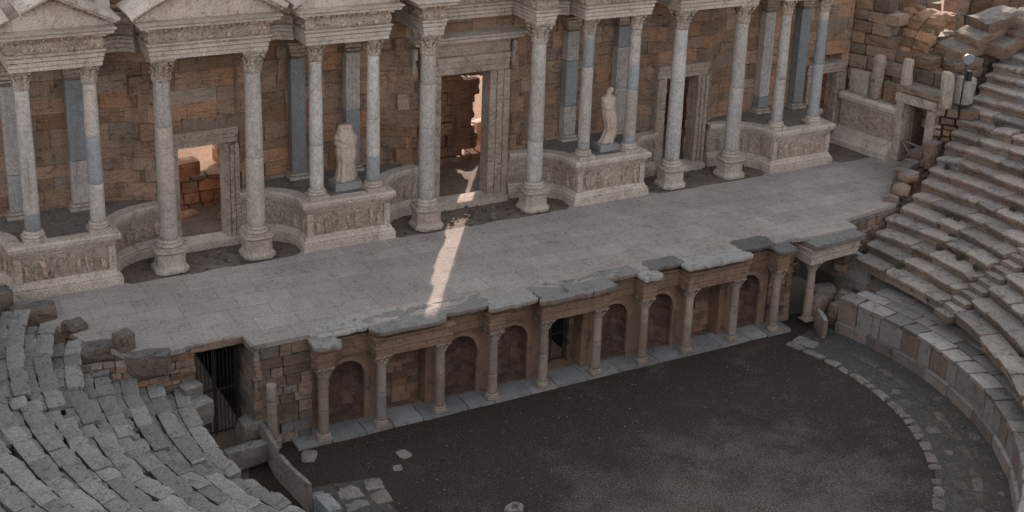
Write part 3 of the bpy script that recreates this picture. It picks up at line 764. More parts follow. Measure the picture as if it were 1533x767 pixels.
for i in range(len(wallpath)-1):
    (xa_, ya_), (xb_, yb_) = wallpath[i], wallpath[i+1]
    if any(xa_-.05 < c < xb_+.05 for c, w in DO): continue
    l_ = math.hypot(xb_-xa_, yb_-ya_); an_ = math.atan2(yb_-ya_, xb_-xa_); cx_, cy_ = (xa_+xb_)/2-math.sin(an_)*.24, (ya_+yb_)/2+math.cos(an_)*.24
    mb.tone(.4); mb.rough((l_+.5, .3, 8.9), T(cx_, cy_, Z0+4.35, an_), (1, 1, 1), 0, .001)
obj('first_storey', mb, 'wall', fw)
mb = MB(); ashlar(mb, [(-24, YB+.5), (20.6, YB+.5)], 12.4, 17.0, .8, (.6, .8), (1, 2), (), .03, .022); obj('upper_storey', mb, 'wall', fw)  # mostly unseen storey, made solid and tall for shade

# door frames
def door_frame(label, xc, w, z0, ztop, jw, y, lh, depth=.75, crown=False, tilt=0.):
    e = empty('door_frame', (xc, y, z0), label, 'door frame', 'door frames of the stage building')
    for s in (-1, 1):
        mb = MB(); mb.tone(.5, 0, .12); H = ztop-z0
        x0 = xc+s*w
        for k, (o0, o1, yy) in enumerate(((0, .36, .05), (.36, .68, .0), (.68, 1, -.05))):
            p0, p1 = x0+s*jw*o0, x0+s*jw*o1
            mb.rough((abs(p1-p0), depth-yy, H), T((p0+p1)/2, y+(depth+yy)/2, z0+H/2), (1, 2, 7), .012, .012)
        obj('jamb', mb, 'carved', e)
    mb = MB(); mb.tone(.5, 0, .1); W = 2*(w+jw)
    for k, (o0, o1, yy) in enumerate(((0, .36, .05), (.36, .68, .0), (.68, 1, -.05))):
        mb.rough((W if k else W-.02, depth-yy, lh*(o1-o0)), T(xc, y+(depth+yy)/2, ztop+lh*(o0+o1)/2, 0, 0, tilt), (8, 2, 1), .014, .014)
    obj('lintel', mb, 'carved', e)
    mb = MB(); mb.tone(.55); mb.rough((W-.1, .9, .32), T(xc, y+.12, z0-.04), (5, 2, 1), .02, .02); obj('threshold', mb, 'marble', e)
    if crown:
        zb = ztop+lh
        mb = MB(); mb.tone(.5, 0, .25); mb.rough((W+.05, depth-.1, .5), T(xc, y+depth/2+.03, zb+.25), (8, 2, 2), .02, .02); obj('frieze', mb, 'carved', e)
        mb = MB(); mb.tone(.55)
        mb.sweep([(xc-w-jw-.1, y+.5), (xc-w-jw-.1, y), (xc+w+jw+.1, y), (xc+w+jw+.1, y+.5)], [(-.3, zb+.504), (.06, zb+.504), (.1, zb+.58), (.3, zb+.62), (.32, zb+.74), (.4, zb+.8), (.4, zb+.86), (-.3, zb+.86)])
        mb.poly_prism([(xc-w-jw-.1, y+.02), (xc+w+jw+.1, y+.02), (xc+w+jw+.1, y+.6), (xc-w-jw-.1, y+.6)], zb+.507, zb+.857); obj('cornice', mb, 'marble', e)
        for s in (-1, 1):
            mb = MB(); mb.tone(.5); x = xc+s*(w+jw+.24)
            mb.rough((.22, .34, .5), T(x, y+.2, zb+.2), (1, 2, 3), .02, .03); mb.rough((.2, .22, .6), T(x, y+.26, zb-.3), (1, 2, 3), .02, .03); obj('console', mb, 'carved', e)
    return e
door_frame('plain weathered door frame opening on sunlit rubble, left doorway', DO[0][0], DO[0][1], Z0+.1, DTOP[0], .52, YD, .62, tilt=-.012)
door_frame('tall carved middle doorway with frieze and cornice', DO[1][0], DO[1][1], Z0+.12, DTOP[1], .86, YD-.05, .72, crown=True)
door_frame('low weathered door frame right of the middle, orange inner jamb', DO[2][0], DO[2][1], Z0+.1, DTOP[2], .52, YD, .6)
door_frame('small carved door frame in the far right corner beside the side wall', DO[3][0], DO[3][1], Z0+.1, DTOP[3], .5, YB-.2, .5)

# big columns in front of the doors, on their own pedestals
HB = 7.60; YC = 7.05
big = [(-12.10, 'tall veined column left of the left doorway'), (-8.99, 'tall veined column right of the left doorway'), (-2.34, 'tall column left of the middle doorway beside the sunlit patch'),
       (2.34, 'tall column right of the middle doorway'), (8.99, 'tall pale grey column before the right doorway, left of its pair'), (12.10, 'tall pale grey column before the right doorway, right of its pair')]
for i, (x, lab) in enumerate(big):
    dr = [[(.3, .5, .1), (.72, .55, 0), (1, .5, .15)], [(.45, .55, 0), (1, .58, .05)], [(.5, .5, 0), (.8, .55, 0), (1, .45, .1)], [(.3, .5, .25), (.75, .58, 0), (1, .6, 0)], [(.6, .58, .2), (1, .6, .3)], [(.5, .55, .3), (1, .6, .25)]][i]
    column('doorway_column', lab, 'column', x, YC, Z0, HB, .315, 'tall columns flanking the doorways', dr, pedestal=.85, cap_h=.82, base_h=.3, plinth=0.06)
# smaller columns on the podiums
HS = 5.25; YS = 7.0; ZP = Z0+HP-.02
small = [(-16.49, 'column on the far left podium, left one, with blue-grey foot', [(.12, .5, .9), (.75, .5, .0), (1, .6, 0)]),
         (-14.42, 'column on the far left podium, right one, with blue-grey middle drum', [(.28, .5, 0), (.62, .55, .95), (1, .58, .0)]),
         (-6.73, 'column left of the headless statue', [(.35, .5, 0), (1, .55, .05)]),
         (-4.54, 'column right of the headless statue with plain bluish capital', [(.2, .5, .75), (.5, .6, .1), (1, .6, .2)]),
         (4.54, 'column left of the slender statue with blue drum near the top', [(.06, .5, .8), (.72, .52, .0), (.95, .55, .95), (1, .55, 0)]),
         (6.73, 'column right of the slender statue with blue drums', [(.06, .5, .9), (.48, .45, .1), (.68, .55, .95), (.95, .5, .1), (1, .55, .5)]),
         (14.42, 'column on the far right podium, left one, cream marble', [(.4, .55, .0), (1, .55, .05)]),
         (16.49, 'column on the far right podium, right one, blue-grey shaft', [(.5, .5, .75), (.9, .5, .85), (1, .6, .2)])]
for x, lab, dr in small:
    column('podium_column', lab, 'column', x, YS, ZP, HS+.58, .25, 'columns standing on the podiums', dr, cap_h=.72, base_h=.34, plinth=.14)
pil = [(-16.6, 'pilaster behind the left column of the far left podium', [(.3, .5, .6), (1, .45, 0)]), (-14.55, 'bluish pilaster behind the right column of the far left podium', [(.35, .5, .0), (1, .35, .9)]),
       (-6.65, 'dark blue-grey pilaster left of the headless statue', [(1, .25, 1.0)]), (-4.5, 'pilaster behind the headless statue, cream above and blue below', [(.5, .4, .95), (1, .5, 0)]),
       (5.1, 'fluted pilaster left of the slender statue with blue middle', [(.28, .5, 0), (.72, .45, .95), (1, .5, 0)]), (7.55, 'fluted pilaster behind the slender statue with blue top', [(.4, .5, 0), (.8, .42, .1), (1, .4, .9)]),
       (15.3, 'fluted pale pilaster on the far right podium', [(.12, .4, .9), (1, .55, 0)]), (17.35, 'dark blue-grey pilaster on the far right podium', [(1, .3, .95)])]
for x, lab, dr in pil:
    pilaster(lab, x, YB-.22, ZP, 5.3, .56, .42, 'pilasters against the back wall', dr)

# entablatures
ZE = Z0+HB+.0
def U(xa, xb, yf, yb=YB-.05): return [(xa, yb), (xa, yf), (xb, yf), (xb, yb)]
grp = 'entablature blocks over the columns'
def pediment(e, xa, xb, y, zb, rise, th, kind, miss=None):
    n = 16 if kind == 'arc' else 2; pts = []
    for i in range(n+1):
        t = i/n; x = xa+(xb-xa)*t
        pts.append((x, zb+(rise*(1-abs(2*t-1)) if kind != 'arc' else rise*math.sin(PI*(.06+.88*t)) - rise*math.sin(PI*.06))))
    mb = MB(); mb.tone(.6); mb.prism_y(pts+[(xb, zb-.01), (xa, zb-.01)] if kind != 'arc' else pts, y+.18, y+1.4); obj('tympanum', mb, 'marble', e)
    fine = []
    for i in range(len(pts)-1):
        m = 1 if kind == 'arc' else 6
        for k in range(m): fine.append((pts[i][0]+(pts[i+1][0]-pts[i][0])*k/m, pts[i][1]+(pts[i+1][1]-pts[i][1])*k/m))
    fine.append(pts[-1])
    def nor(i):
        a = fine[max(0, i-1)]; b = fine[min(len(fine)-1, i+1)]; dx, dz = b[0]-a[0], b[1]-a[1]; l = math.hypot(dx, dz); return (-dz/l, dx/l)
    for r0_, r1_ in (((0, miss[0]), (miss[1], 1)) if miss else ((0, 1),)):
      mb = MB()
      for lo, hi, yy in ((-.02, .10, .12), (.10, .22, -.12), (.22, th, -.36)):
        for i in range(len(fine)-1):
            t = (i+.5)/(len(fine)-1)
            if not r0_ <= t <= r1_: continue
            n0, n1 = nor(i), nor(i+1); j = .03*noise.noise(Vector((i*3.3, lo, xa)))
            mb.tone(.45+.4*rnd.random(), .3*rnd.random(), .25*rnd.random() if yy > 0 else 0)
            P = [(fine[i][0]+n0[0]*lo, fine[i][1]+n0[1]*lo), (fine[i+1][0]+n1[0]*lo, fine[i+1][1]+n1[1]*lo), (fine[i+1][0]+n1[0]*(hi+j), fine[i+1][1]+n1[1]*(hi+j)), (fine[i][0]+n0[0]*(hi+j), fine[i][1]+n0[1]*(hi+j))]
            mb.prism_y(P, y+yy, y+1.4+.02*i)
            if yy > 0 and i % 1 == 0 and kind != 'x':
                for q_ in (.25, .75):
                    mb.tone(.4, 0, .9*rnd.random()); mb.rough((.12, .16, .10), T(fine[i][0]*(1-q_)+fine[i+1][0]*q_, y+.06, fine[i][1]*(1-q_)+fine[i+1][1]*q_+.02), (1, 1, 1), .008, .02)
      obj('raking_cornice', mb, 'marble', e)
e = entablature('entablature with broken triangular pediment above the far left columns', U(-16.85, -14.05, YS-.36), ZE, grp); pediment(e, -17.3, -13.6, YS-.36, ZE+1.28, .92, .34, 'tri', (.13, .26))
e = entablature('entablature with curved pediment above the left doorway columns', U(-12.5, -8.58, YC-.42), ZE, grp); pediment(e, -13.0, -8.1, YC-.42, ZE+1.28, 1.15, .40, 'arc')
e = entablature('entablature with low pediment above the headless statue', U(-7.15, -4.12, YS-.36), ZE, grp); pediment(e, -7.6, -3.65, YS-.36, ZE+1.28, .95, .34, 'tri', (.1, .3))
entablature('single projecting block above the column left of the middle doorway', U(-2.72, -1.96, YC-.42), ZE, grp)
entablature('single projecting block above the column right of the middle doorway', U(1.96, 2.72, YC-.42), ZE, grp)
entablature('recessed carved beam above the middle doorway', [(-1.85, YD-.1), (1.85, YD-.1)], ZE, grp, dentils=False)
entablature('entablature above the slender statue', U(4.12, 7.15, YS-.36), ZE, grp)
entablature('entablature above the pair of pale columns at the right doorway', U(8.58, 12.5, YC-.42), ZE, grp)
entablature('entablature above the far right podium columns', U(14.0, 16.9, YS-.36), ZE, grp)
for x0, x1, y0, lab in ((-13.85, -12.7, 8.0, 'recessed curved beam between the far left columns and the left doorway'), (-8.4, -7.3, 7.7, 'recessed beam between the left doorway columns and the headless statue'), (2.9, 3.95, 7.7, 'recessed beam between the middle doorway and the slender statue')):
    xm = (x0+x1)/2; entablature(lab, [(x0, y0-.1), (x0+.3, y0+.12), (xm, y0+.2), (x1-.3, y0+.12), (x1, y0-.1)], ZE, grp, dentils=False, nosoffit=True)

# things standing on the first entablature (foot of the second storey)
def block(name, label, cat, dims, x, y, z, rz=0., mat='marble', seg=(3, 2, 3), amp=.03, edge=.04, tone=(.5, 0, 0), group=None, rx=0., ry=0.):
    mb = MB(); mb.tone(*tone); mb.rough(dims, T(x, y, z+dims[2]/2, rz, rx, ry), seg, amp, edge); return obj(name, mb, mat, None, label, cat, group)
block('upper_pedestal', 'moulded pedestal block above the far left pediment, cut by the top left corner', 'pedestal', (1.9, 1.2, 1.5), -16.5, 8.2, ZE+1.28, seg=(4, 2, 4))
block('upper_pedestal', 'grey marble pier left of the small dark gap above the far left beam', 'pedestal', (.55, .8, 2.4), -13.75, 7.9, ZE+1.3, seg=(2, 2, 5), tone=(.55, .15, 0))
block('upper_pedestal', 'narrow marble pier right of the small dark gap above the far left beam', 'pedestal', (.4, .8, 2.4), -12.55, 8.0, ZE+1.3, seg=(2, 2, 5), tone=(.5, .1, 0))
block('upper_pedestal', 'low carved block behind the right slope of the far left pediment', 'pedestal', (1.5, .9, 1.0), -14.75, 8.4, ZE+1.9, seg=(4, 2, 3), tone=(.55, 0, .1))
block('upper_pedestal', 'pale block above the single column left of the middle doorway', 'pedestal', (1.3, 1.0, .9), -2.4, 7.5, ZE+1.3, seg=(3, 2, 3), tone=(.6, 0, 0))
block('upper_pedestal', 'carved parapet block above the middle doorway beam', 'pedestal', (3.3, .6, .9), 0, 8.9, ZE+1.3, seg=(6, 2, 3), tone=(.5, 0, .2))

# rear corridor wall with its ragged hole, and the unseen wall added to shade the left door's floor
YR = 13.0
mb = MB()
ashlar(mb, [(-8.2, YR), (2.2, YR)], 3.3, 13.0, .9, (.5, .8), (.9, 1.8), (), .05, .04, brown=.5, amp=.03)
jag = []
for k in range(9):
    z_ = 4.2+.35*k; xj = 2.62+rnd.uniform(-.09, .09)+(.2 if k < 2 else 0)+(.22 if k > 6 else 0)
    jag += [(xj+rnd.uniform(-.03, .03), z_), (xj+rnd.uniform(-.03, .03), z_+.17), (xj+rnd.uniform(-.05, .05), z_+.33)]
mb.tone(.35, 0, .3); mb.prism_y([(1.6, 4.2)]+jag+[(1.6, jag[-1][1])], YR-.02, YR+.85)
ashlar(mb, [(2.2, YR), (3.9, YR)], 3.3, 13.0, .9, (.5, .8), (.4, .6), [(0, 2.2, 4.3, 7.3)], .05, .05, brown=.6, amp=.03)
ashlar(mb, [(3.9, YR), (25, YR)], 3.3, 13.0, .9, (.6, .9), (1, 2), (), .05, .04, brown=.4, amp=.02)  # unseen stretch, made this long and tall to block the sun
obj('rear_wall', mb, 'wall', None, 'ruined inner wall with a ragged sunlit hole seen through the middle doorway', 'wall')
block('stone_block', 'big brown block lying on the rubble wall behind the left doorway', 'stone block', (1.25, .8, .62), -10.15, 12.6, 4.9, .1, 'wall', (6, 4, 4), .05, .03, (.3, 0, .6))
for x_, y_, dm_, lb_ in ((-8.6, 14.6, (.9, .7, .5), 'sunlit stone right of the big brown block behind the left doorway'), (-8.3, 17.2, (.9, .6, .4), 'sunlit stone farther back behind the left doorway'), (-10.2, 11.6, (.7, .5, .3), 'flat dark stone on the floor of the left doorway')): block('stone_block', lb_, 'stone block', dm_, x_, y_, 3.55 if y_ > 14 else 3.5, .4*rnd.random(), 'wall', (4, 3, 3), .06, .05, (.4, 0, .4))
block('stone_block', 'dark stone low on the floor inside the left doorway', 'stone block', (.8, .6, .5), -8.9, 10.8, 3.4, .5, 'rough', (3, 3, 2), .05, .08, (.3, 0, .2))
block('stone_block', 'unseen tall block added behind the ragged hole to stop low sun', 'stone block', (1.3, .8, 2.1), 5.35, 15.2, 3.5, .1, 'rough', (2, 2, 4), .05, .06, (.5, 0, .3))  # added out of view, blocks low sun through the hole
mb = MB(); ashlar(mb, [(-7.9, 15.5), (-2.5, 15.5)], 3.3, 9.5, .9, (.5, .8), (.9, 1.8), (), .05, .04, brown=.5, amp=.03); obj('ruined_wall', mb, 'wall', None, 'unseen wall fragment added to shade the floor behind the left doorway', 'wall')  # added out of sight to keep sun off the doorway floor
mb = MB(); ashlar(mb, [(-11.6, 12.2), (-8.7, 12.2)], 3.3, 4.95, .7, (.3, .5), (.4, .9), (), .06, .04, brown=.6, amp=.04, seg=(2, 2, 1)); obj('rubble_wall', mb, 'wall', None, 'low dark rubble wall behind the left doorway', 'wall')
block('stone_block', 'small sunlit pedestal stone seen through the ragged hole', 'stone block', (.7, .5, 1.1), 4.15, 15.4, 3.5, .3, 'marble', (2, 2, 4), .04, .05, (.6, 0, .3))

# statues
def statue(label, x, y, z, H, head, sway, wmul, seedv):
    e = empty('statue', (x, y, z), label, 'statue', 'marble statues on the podiums'); off = Vector((seedv, 2, 1))
    pw, ph = (1.05, .30) if not head else (.95, .28)
    mb = MB(); mb.tone(.7, .25); mb.rough((pw, .75, ph), T(x, y, z+ph/2), (3, 2, 1), .01, .012); obj('plinth', mb, 'kerb', e)
    zb = z+ph; mb = MB(); mb.tone(.55)
    # (t, half width, half depth, sway)
    prof = [(0, .36, .27), (.03, .37, .28), (.10, .33, .25), (.22, .30, .24), (.34, .31, .25), (.45, .36, .27), (.53, .36, .26), (.60, .34, .24), (.68, .36, .25), (.76, .38, .24), (.82, .34, .21)]
    prof += [(.855, .2, .16), (.875, .115, .12), (.90, .13, .14), (.94, .145, .16), (.975, .12, .14), (.995, .06, .07)] if head else [(.86, .31, .2), (.89, .25, .19), (.94, .245, .19), (.98, .23, .17), (1.0, .15, .1)]
    n = 56; rows = []
    fine = []
    for i in range(len(prof)-1):
        for k in range(3):
            f = k/3; fine.append(tuple(prof[i][j]*(1-f)+prof[i+1][j]*f for j in range(3)))
    fine.append(prof[-1])
    for t, w, dpt in fine:
        cx = sway*(math.sin(t*PI*1.9)*.5+t*.6); row = []
        drape = .17*max(0, 1-t/.72)+.06
        for i in range(n):
            a = 2*PI*i/n
            fold = 1+drape*math.sin(a*9+2.2*math.sin(t*5)+seedv)*(.6+.4*math.sin(a*3+seedv))
            if t > .62 and t < .86: fold = 1+.07*math.sin(t*55+a*2.5)+.09*max(0, math.cos(a+PI/2-.5))+.12*max(0, math.cos(a-.2))**4*(1-abs(t-.72)*6)
            if t > .87 and head: fold = 1+.03*math.sin(a*8)
            px, py = math.cos(a)*w*fold*wmul, math.sin(a)*dpt*fold*wmul
            q = noise.noise_vector(Vector((px*5, py*5, t*8))+off)*.025
            row.append((x+cx+px+q.x, y+py+q.y-.05*math.sin(t*PI), zb+t*H+q.z))
        rows.append(row)
    V = mb.grid(rows, close_v=True, smooth=True); mb.face(V[0][::-1]); mb.face(V[-1])
    if head:  # simple worn face: nose and brow, veil at the back
        hz = zb+.94*H; cx = x+sway*(math.sin(.94*PI*1.9)*.5+.94*.6)
        mb.rough((.05, .07, .10), T(cx, y-.17*wmul, hz-.01), (1, 1, 2), .004, .012)
        mb.rough((.17, .05, .04), T(cx, y-.145*wmul, hz+.055), (2, 1, 1), .004, .01)
    obj('figure', mb, 'statue', e)
statue('broken headless robed statue on a pale plinth between two columns', -5.42, 7.55, ZP, 2.15, False, .06, 1.1, 1.3)
statue('slender draped statue with covered head leaning on a grey plinth', 5.95, 7.55, ZP, 2.35, True, .30, .88, 4.1)

# ================================================================== right-hand side wall (versura) and ruins
vw = empty('side_wall', (20.3, 6.5, Z0), 'side wall with carved dado and small dark doorway at the right end of the stage', 'wall')
A = Vector((20.05, 9.0)); B = Vector((20.95, 3.4)); tv = (B-A).normalized(); nv = Vector((tv.y, -tv.x))
def VP(s, o=0): p = A+tv*s+nv*o; return (p.x, p.y)
DS0, DS1 = 3.55, 4.75      # doorway along the wall
mb = MB(); mb.tone(.55); mb.sweep([VP(0), VP(DS0-.4)], [(-.4, Z0-.1), (.62, Z0-.1), (.62, Z0+.22), (.5, Z0+.26), (.42, Z0+.5), (.2, Z0+.55), (.12, Z0+.75), (-.4, Z0+.75)]); obj('base_moulding', mb, 'marble', vw)
mb = MB(); mb.tone(.5, 0, .15); mb.sweep([VP(0), VP(DS0-.4)], [(-.4, Z0+.753), (.06, Z0+.753), (.06, Z0+1.9), (-.4, Z0+1.9)]); obj('relief_panel', mb, 'carved', vw)
mb = MB(); mb.tone(.55); mb.sweep([VP(0), VP(DS0-.4)], [(-.4, Z0+1.903), (.1, Z0+1.903), (.14, Z0+2.05), (.3, Z0+2.12), (.32, Z0+2.3), (.2, Z0+2.42), (-.4, Z0+2.42)]); obj('cornice', mb, 'marble', vw)
rzv = math.atan2(tv.y, tv.x)
dfv = empty('door_frame', (*VP((DS0+DS1)/2), Z0), 'carved frame of the small dark doorway in the right side wall', 'door frame', 'door frames of the stage building')
for s0, s1 in ((DS0-.42, DS0), (DS1, DS1+.42)):
    mb = MB(); mb.tone(.5, 0, .1); c = VP((s0+s1)/2, -.12); mb.rough((s1-s0, .7, 2.75), T(c[0], c[1], Z0+1.37, rzv), (2, 2, 6), .012, .012); obj('jamb', mb, 'carved', dfv)
mb = MB(); mb.tone(.5); c = VP((DS0+DS1)/2, -.1); mb.rough((DS1-DS0+.95, .8, .42), T(c[0], c[1], Z0+2.97, rzv), (6, 2, 2), .015, .015); obj('lintel', mb, 'carved', dfv)
block('stone_slab', 'broad weathered slab resting on the small side doorway', 'stone slab', (2.4, 1.2, .32), *VP((DS0+DS1)/2, -.35), Z0+3.2, rzv, 'rough', (6, 3, 1), .03, .05, (.55, 0, .1))
mb = MB(); mb.tone(.4)
for q in (((DS0-.02, -.5), (DS0-.02, -2.6)), ((DS1+.02, -.5), (DS1+.02, -2.6)), ((DS0, -2.6), (DS1, -2.6))):
    p0, p1 = VP(*q[0]), VP(*q[1]); mid = ((p0[0]+p1[0])/2, (p0[1]+p1[1])/2); ang = math.atan2(p1[1]-p0[1], p1[0]-p0[0]); l = math.hypot(p1[0]-p0[0], p1[1]-p0[1])
    mb.rough((l, .2, 3.1), T(mid[0], mid[1], Z0+1.5, ang), (1, 1, 1), 0, .001)
c = VP((DS0+DS1)/2, -1.6); mb.rough((1.6, 2.4, .2), T(c[0], c[1], Z0+3.1, rzv), (1, 1, 1), 0, .001); obj('dark_room', mb, 'rough', vw)
wb = empty('wooden_barrier', (*VP((DS0+DS1)/2, .1), Z0), 'crossed wooden bars blocking the small side doorway', 'barrier')
p = lambda s, z, o=.12: (*VP(s, o), Z0+z)
for nm, q0, q1 in (('rail', p(DS0+.06, 1.0), p(DS1-.06, .95)), ('brace', p(DS0+.06, .95), p(DS1-.1, .05)), ('brace', p(DS0+.06, .08, .16), p(DS1-.1, .85, .16))):
    mb = MB(); mb.tube(q0, q1, .04, 6); obj(nm, mb, 'wood', wb)
# stumps and slabs on the side wall
block('broken_pilaster', 'rounded broken pilaster stump on the side wall, nearer the corner', 'pilaster', (.55, .5, 2.1), *VP(1.75, -.05), Z0+2.42, rzv, 'carved', (3, 3, 7), .06, .08, (.4, 0, .2))
block('broken_pilaster', 'slim broken pilaster stump on the side wall, beside the small doorway', 'pilaster', (.5, .45, 2.3), *VP(3.25, -.1), Z0+2.42, rzv, 'marble', (3, 3, 7), .06, .08, (.4, .05, .2))
block('stone_slab', 'grey upright slab in the corner of the side wall', 'stone slab', (1.1, .3, 1.15), *VP(.75, -.2), Z0+2.42, rzv, 'marble', (3, 1, 3), .02, .04, (.45, .1, .1))
block('stone_slab', 'orange upright slab between the two pilaster stumps', 'stone slab', (.9, .3, 1.0), *VP(2.5, -.25), Z0+2.42, rzv, 'rough', (3, 1, 3), .03, .05, (.5, 0, .4))
# rough walls behind
rb = MB(); ashlar(rb, [(20.55, YB-.05), (21.3, 7.0), (21.95, 4.3)], Z0+2.2, 11.2, .9, (.5, .75), (.8, 1.7), (), .05, .03, topfn=lambda x, y: 12 if y > 7.6 else 7.2+(y-4.3)*.55+.8*noise.noise(Vector((x*2, y*2, 0))), brown=.5, amp=.05, seg=(2, 1, 2), grey=.3)
obj('ruined_wall', rb, 'rough', None, 'ruined wall of big brown blocks above the side wall', 'wall')
rb = MB(); ashlar(rb, [(20.4, YB+.2), (24.6, YB+.2)], Z0, 15.0, .9, (.55, .85), (.8, 1.8), (), .05, .03, topfn=lambda x, y: 14+noise.noise(Vector((x*2, y*2, 0))), brown=.5, amp=.05, seg=(2, 1, 2), grey=.3)
obj('ruined_wall', rb, 'rough', None, 'tall rough wall of big brown blocks in the right back corner', 'wall')
rb = MB(); ashlar(rb, [(24.6, 10.6), (48, 12.5)], 3, 12.5, 1.0, (.7, .9), (1.2, 2), [(3.2, 4.5, 7.6, 9.3)], .1, .06, topfn=lambda x, y: 10.8+.5*noise.noise(Vector((x*2, y*2, 0)))+max(0, (x-27)*.25), brown=.4, amp=.06, seg=(2, 1, 2))  # added sun blocker; its hole lets a sunlit spot show
obj('ruined_wall', rb, 'rough', None, 'broken outer wall added behind the upper right seats to keep off the sun', 'wall')
# ruined vault: a leaning half arch of rubble, its orange deepened to imitate warm sunlight
rb = MB(); rb.tone(.5, 0, .8)
for k in range(9):
    t = k/8*1.5; cx_, cz_ = 23.3+1.5*math.cos(PI-t), 7.2+2.6*math.sin(t)
    for j in range(3):
        rb.tone(rnd.random(), 0, .4+.5*rnd.random()); rb.rough((.75, .9, .55), T(cx_, 6.4+j*.85, cz_, .1, 0, t-PI/2), (2, 2, 2), .08, .09)
for k in range(16):
    rb.tone(rnd.random(), 0, .5*rnd.random()+.2); rb.rough((rnd.uniform(.6, 1.1), .9, rnd.uniform(.4, .6)), T(22.2+.25*rnd.random()-k%2*.2, 5.6+.85*(k % 4), 6.2+.45*(k//4), .2), (2, 2, 2), .07, .08)
obj('ruined_vault', rb, 'vault', None, 'ruined vault end of rubble tinted orange as if sunlit above the side doorway', 'ruin')

# pillars and floodlight beside the cavea
block('broken_pillar', 'rounded carved pillar stump directly behind the floodlight pole', 'pillar', (.55, .5, 1.75), 20.85, 3.55, 6.55, rzv, 'marble', (2, 2, 5), .05, .09, (.4, 0, .2))
block('broken_pillar', 'square pale block beside the floodlight pillar, next to the seats', 'pillar', (.75, .6, 1.25), 21.75, 3.35, 6.75, .15, 'marble', (3, 2, 4), .05, .05, (.35, .3, .1))
mb = MB(); ashlar(mb, [(20.7, 3.9), (21.6, 2.7), (22.6, 2.5)], Z0, 6.6, .8, (.22, .42), (.3, .7), (), .08, .05, brown=.45, amp=.04); obj('rubble_pier', mb, 'rough', None, 'rough rubble pier under the broken pillars by the seats', 'wall')
fl = empty('floodlight', (21.1, 2.95, 6.6), 'round grey floodlight on a thin dark pole beside the right seats', 'lamp')
mb = MB(); mb.tube((21.1, 2.95, 6.55), (21.18, 2.95, 9.05), .035, 8); mb.tube((21.18, 2.95, 8.9), (21.0, 2.85, 9.15), .025, 6); obj('pole', mb, 'iron', fl)
mb = MB(); hd = T(20.98, 2.72, 9.0, -.5, math.radians(105))
V = mb.grid([[tuple(hd @ Vector((r*math.cos(2*PI*i/18), r*math.sin(2*PI*i/18), zz))) for i in range(18)] for r, zz in ((.08, -.26), (.16, -.18), (.25, 0), (.28, .03), (.25, .05))], close_v=True); mb.face(V[0]); hdo = obj('lamp_head', mb, 'lampgrey', fl)
mb = MB(); V = mb.grid([[tuple(hd @ Vector((r*math.cos(2*PI*i/18), r*math.sin(2*PI*i/18), zz))) for i in range(18)] for r, zz in ((.24, .045), (.12, .06))], close_v=True); mb.face(V[1]); obj('lens', mb, 'glass', hdo)
mb = MB(); mb.box(21.28, 21.5, 2.86, 3.02, 7.95, 8.4); obj('junction_box', mb, 'iron', fl)

# big weathered boulders in the upper right corner
bl = [(24.0, 5.6, 8.3, (2.7, 1.4, .62), .1), (24.7, 5.5, 8.85, (2.5, 1.3, .6), .2), (25.6, 5.6, 9.4, (2.6, 1.3, .62), .12), (23.3, 5.2, 7.7, (1.6, 1.1, .62), -.1), (25.6, 4.9, 8.4, (2.1, 1.2, .6), .2), (27.8, 5.2, 9.4, (3.2, 1.4, .7), .15), (26.9, 5.0, 8.85, (2.0, 1.2, .6), -.05)]
bn = ['long grey boulder lowest in the pile above the vault', 'long grey boulder in the middle of the pile above the vault', 'topmost grey boulder of the pile at the upper right', 'squat boulder at the left foot of the upper right pile', 'boulder at the right foot of the upper right pile', 'large flat stone at the top right corner above the seats', 'boulder wedged between the pile and the top right flat stone']
for (x, y, z, dm, rz), lab in zip(bl, bn): block('boulder', lab, 'boulder', dm, x, y, z, rz, 'rough', (10, 5, 4), .10, .05, (.15+.35*rnd.random(), .25, .35), 'weathered boulders at the upper right', rx=.1, ry=-.12)
mb = MB(); ashlar(mb, [(21.9, 4.6), (24, 4.9), (31, 6.2)], 5.0, 9.2, 1.2, (.5, .7), (.7, 1.4), (), .08, .04, topfn=lambda x, y: 7.0+(x-22)*.42+.4*noise.noise(Vector((x*1.7, 0, 4))), brown=.35, amp=.06, seg=(2, 2, 2)); obj('retaining_wall', mb, 'rough', None, 'broken rubble wall along the upper end of the right seats', 'wall')

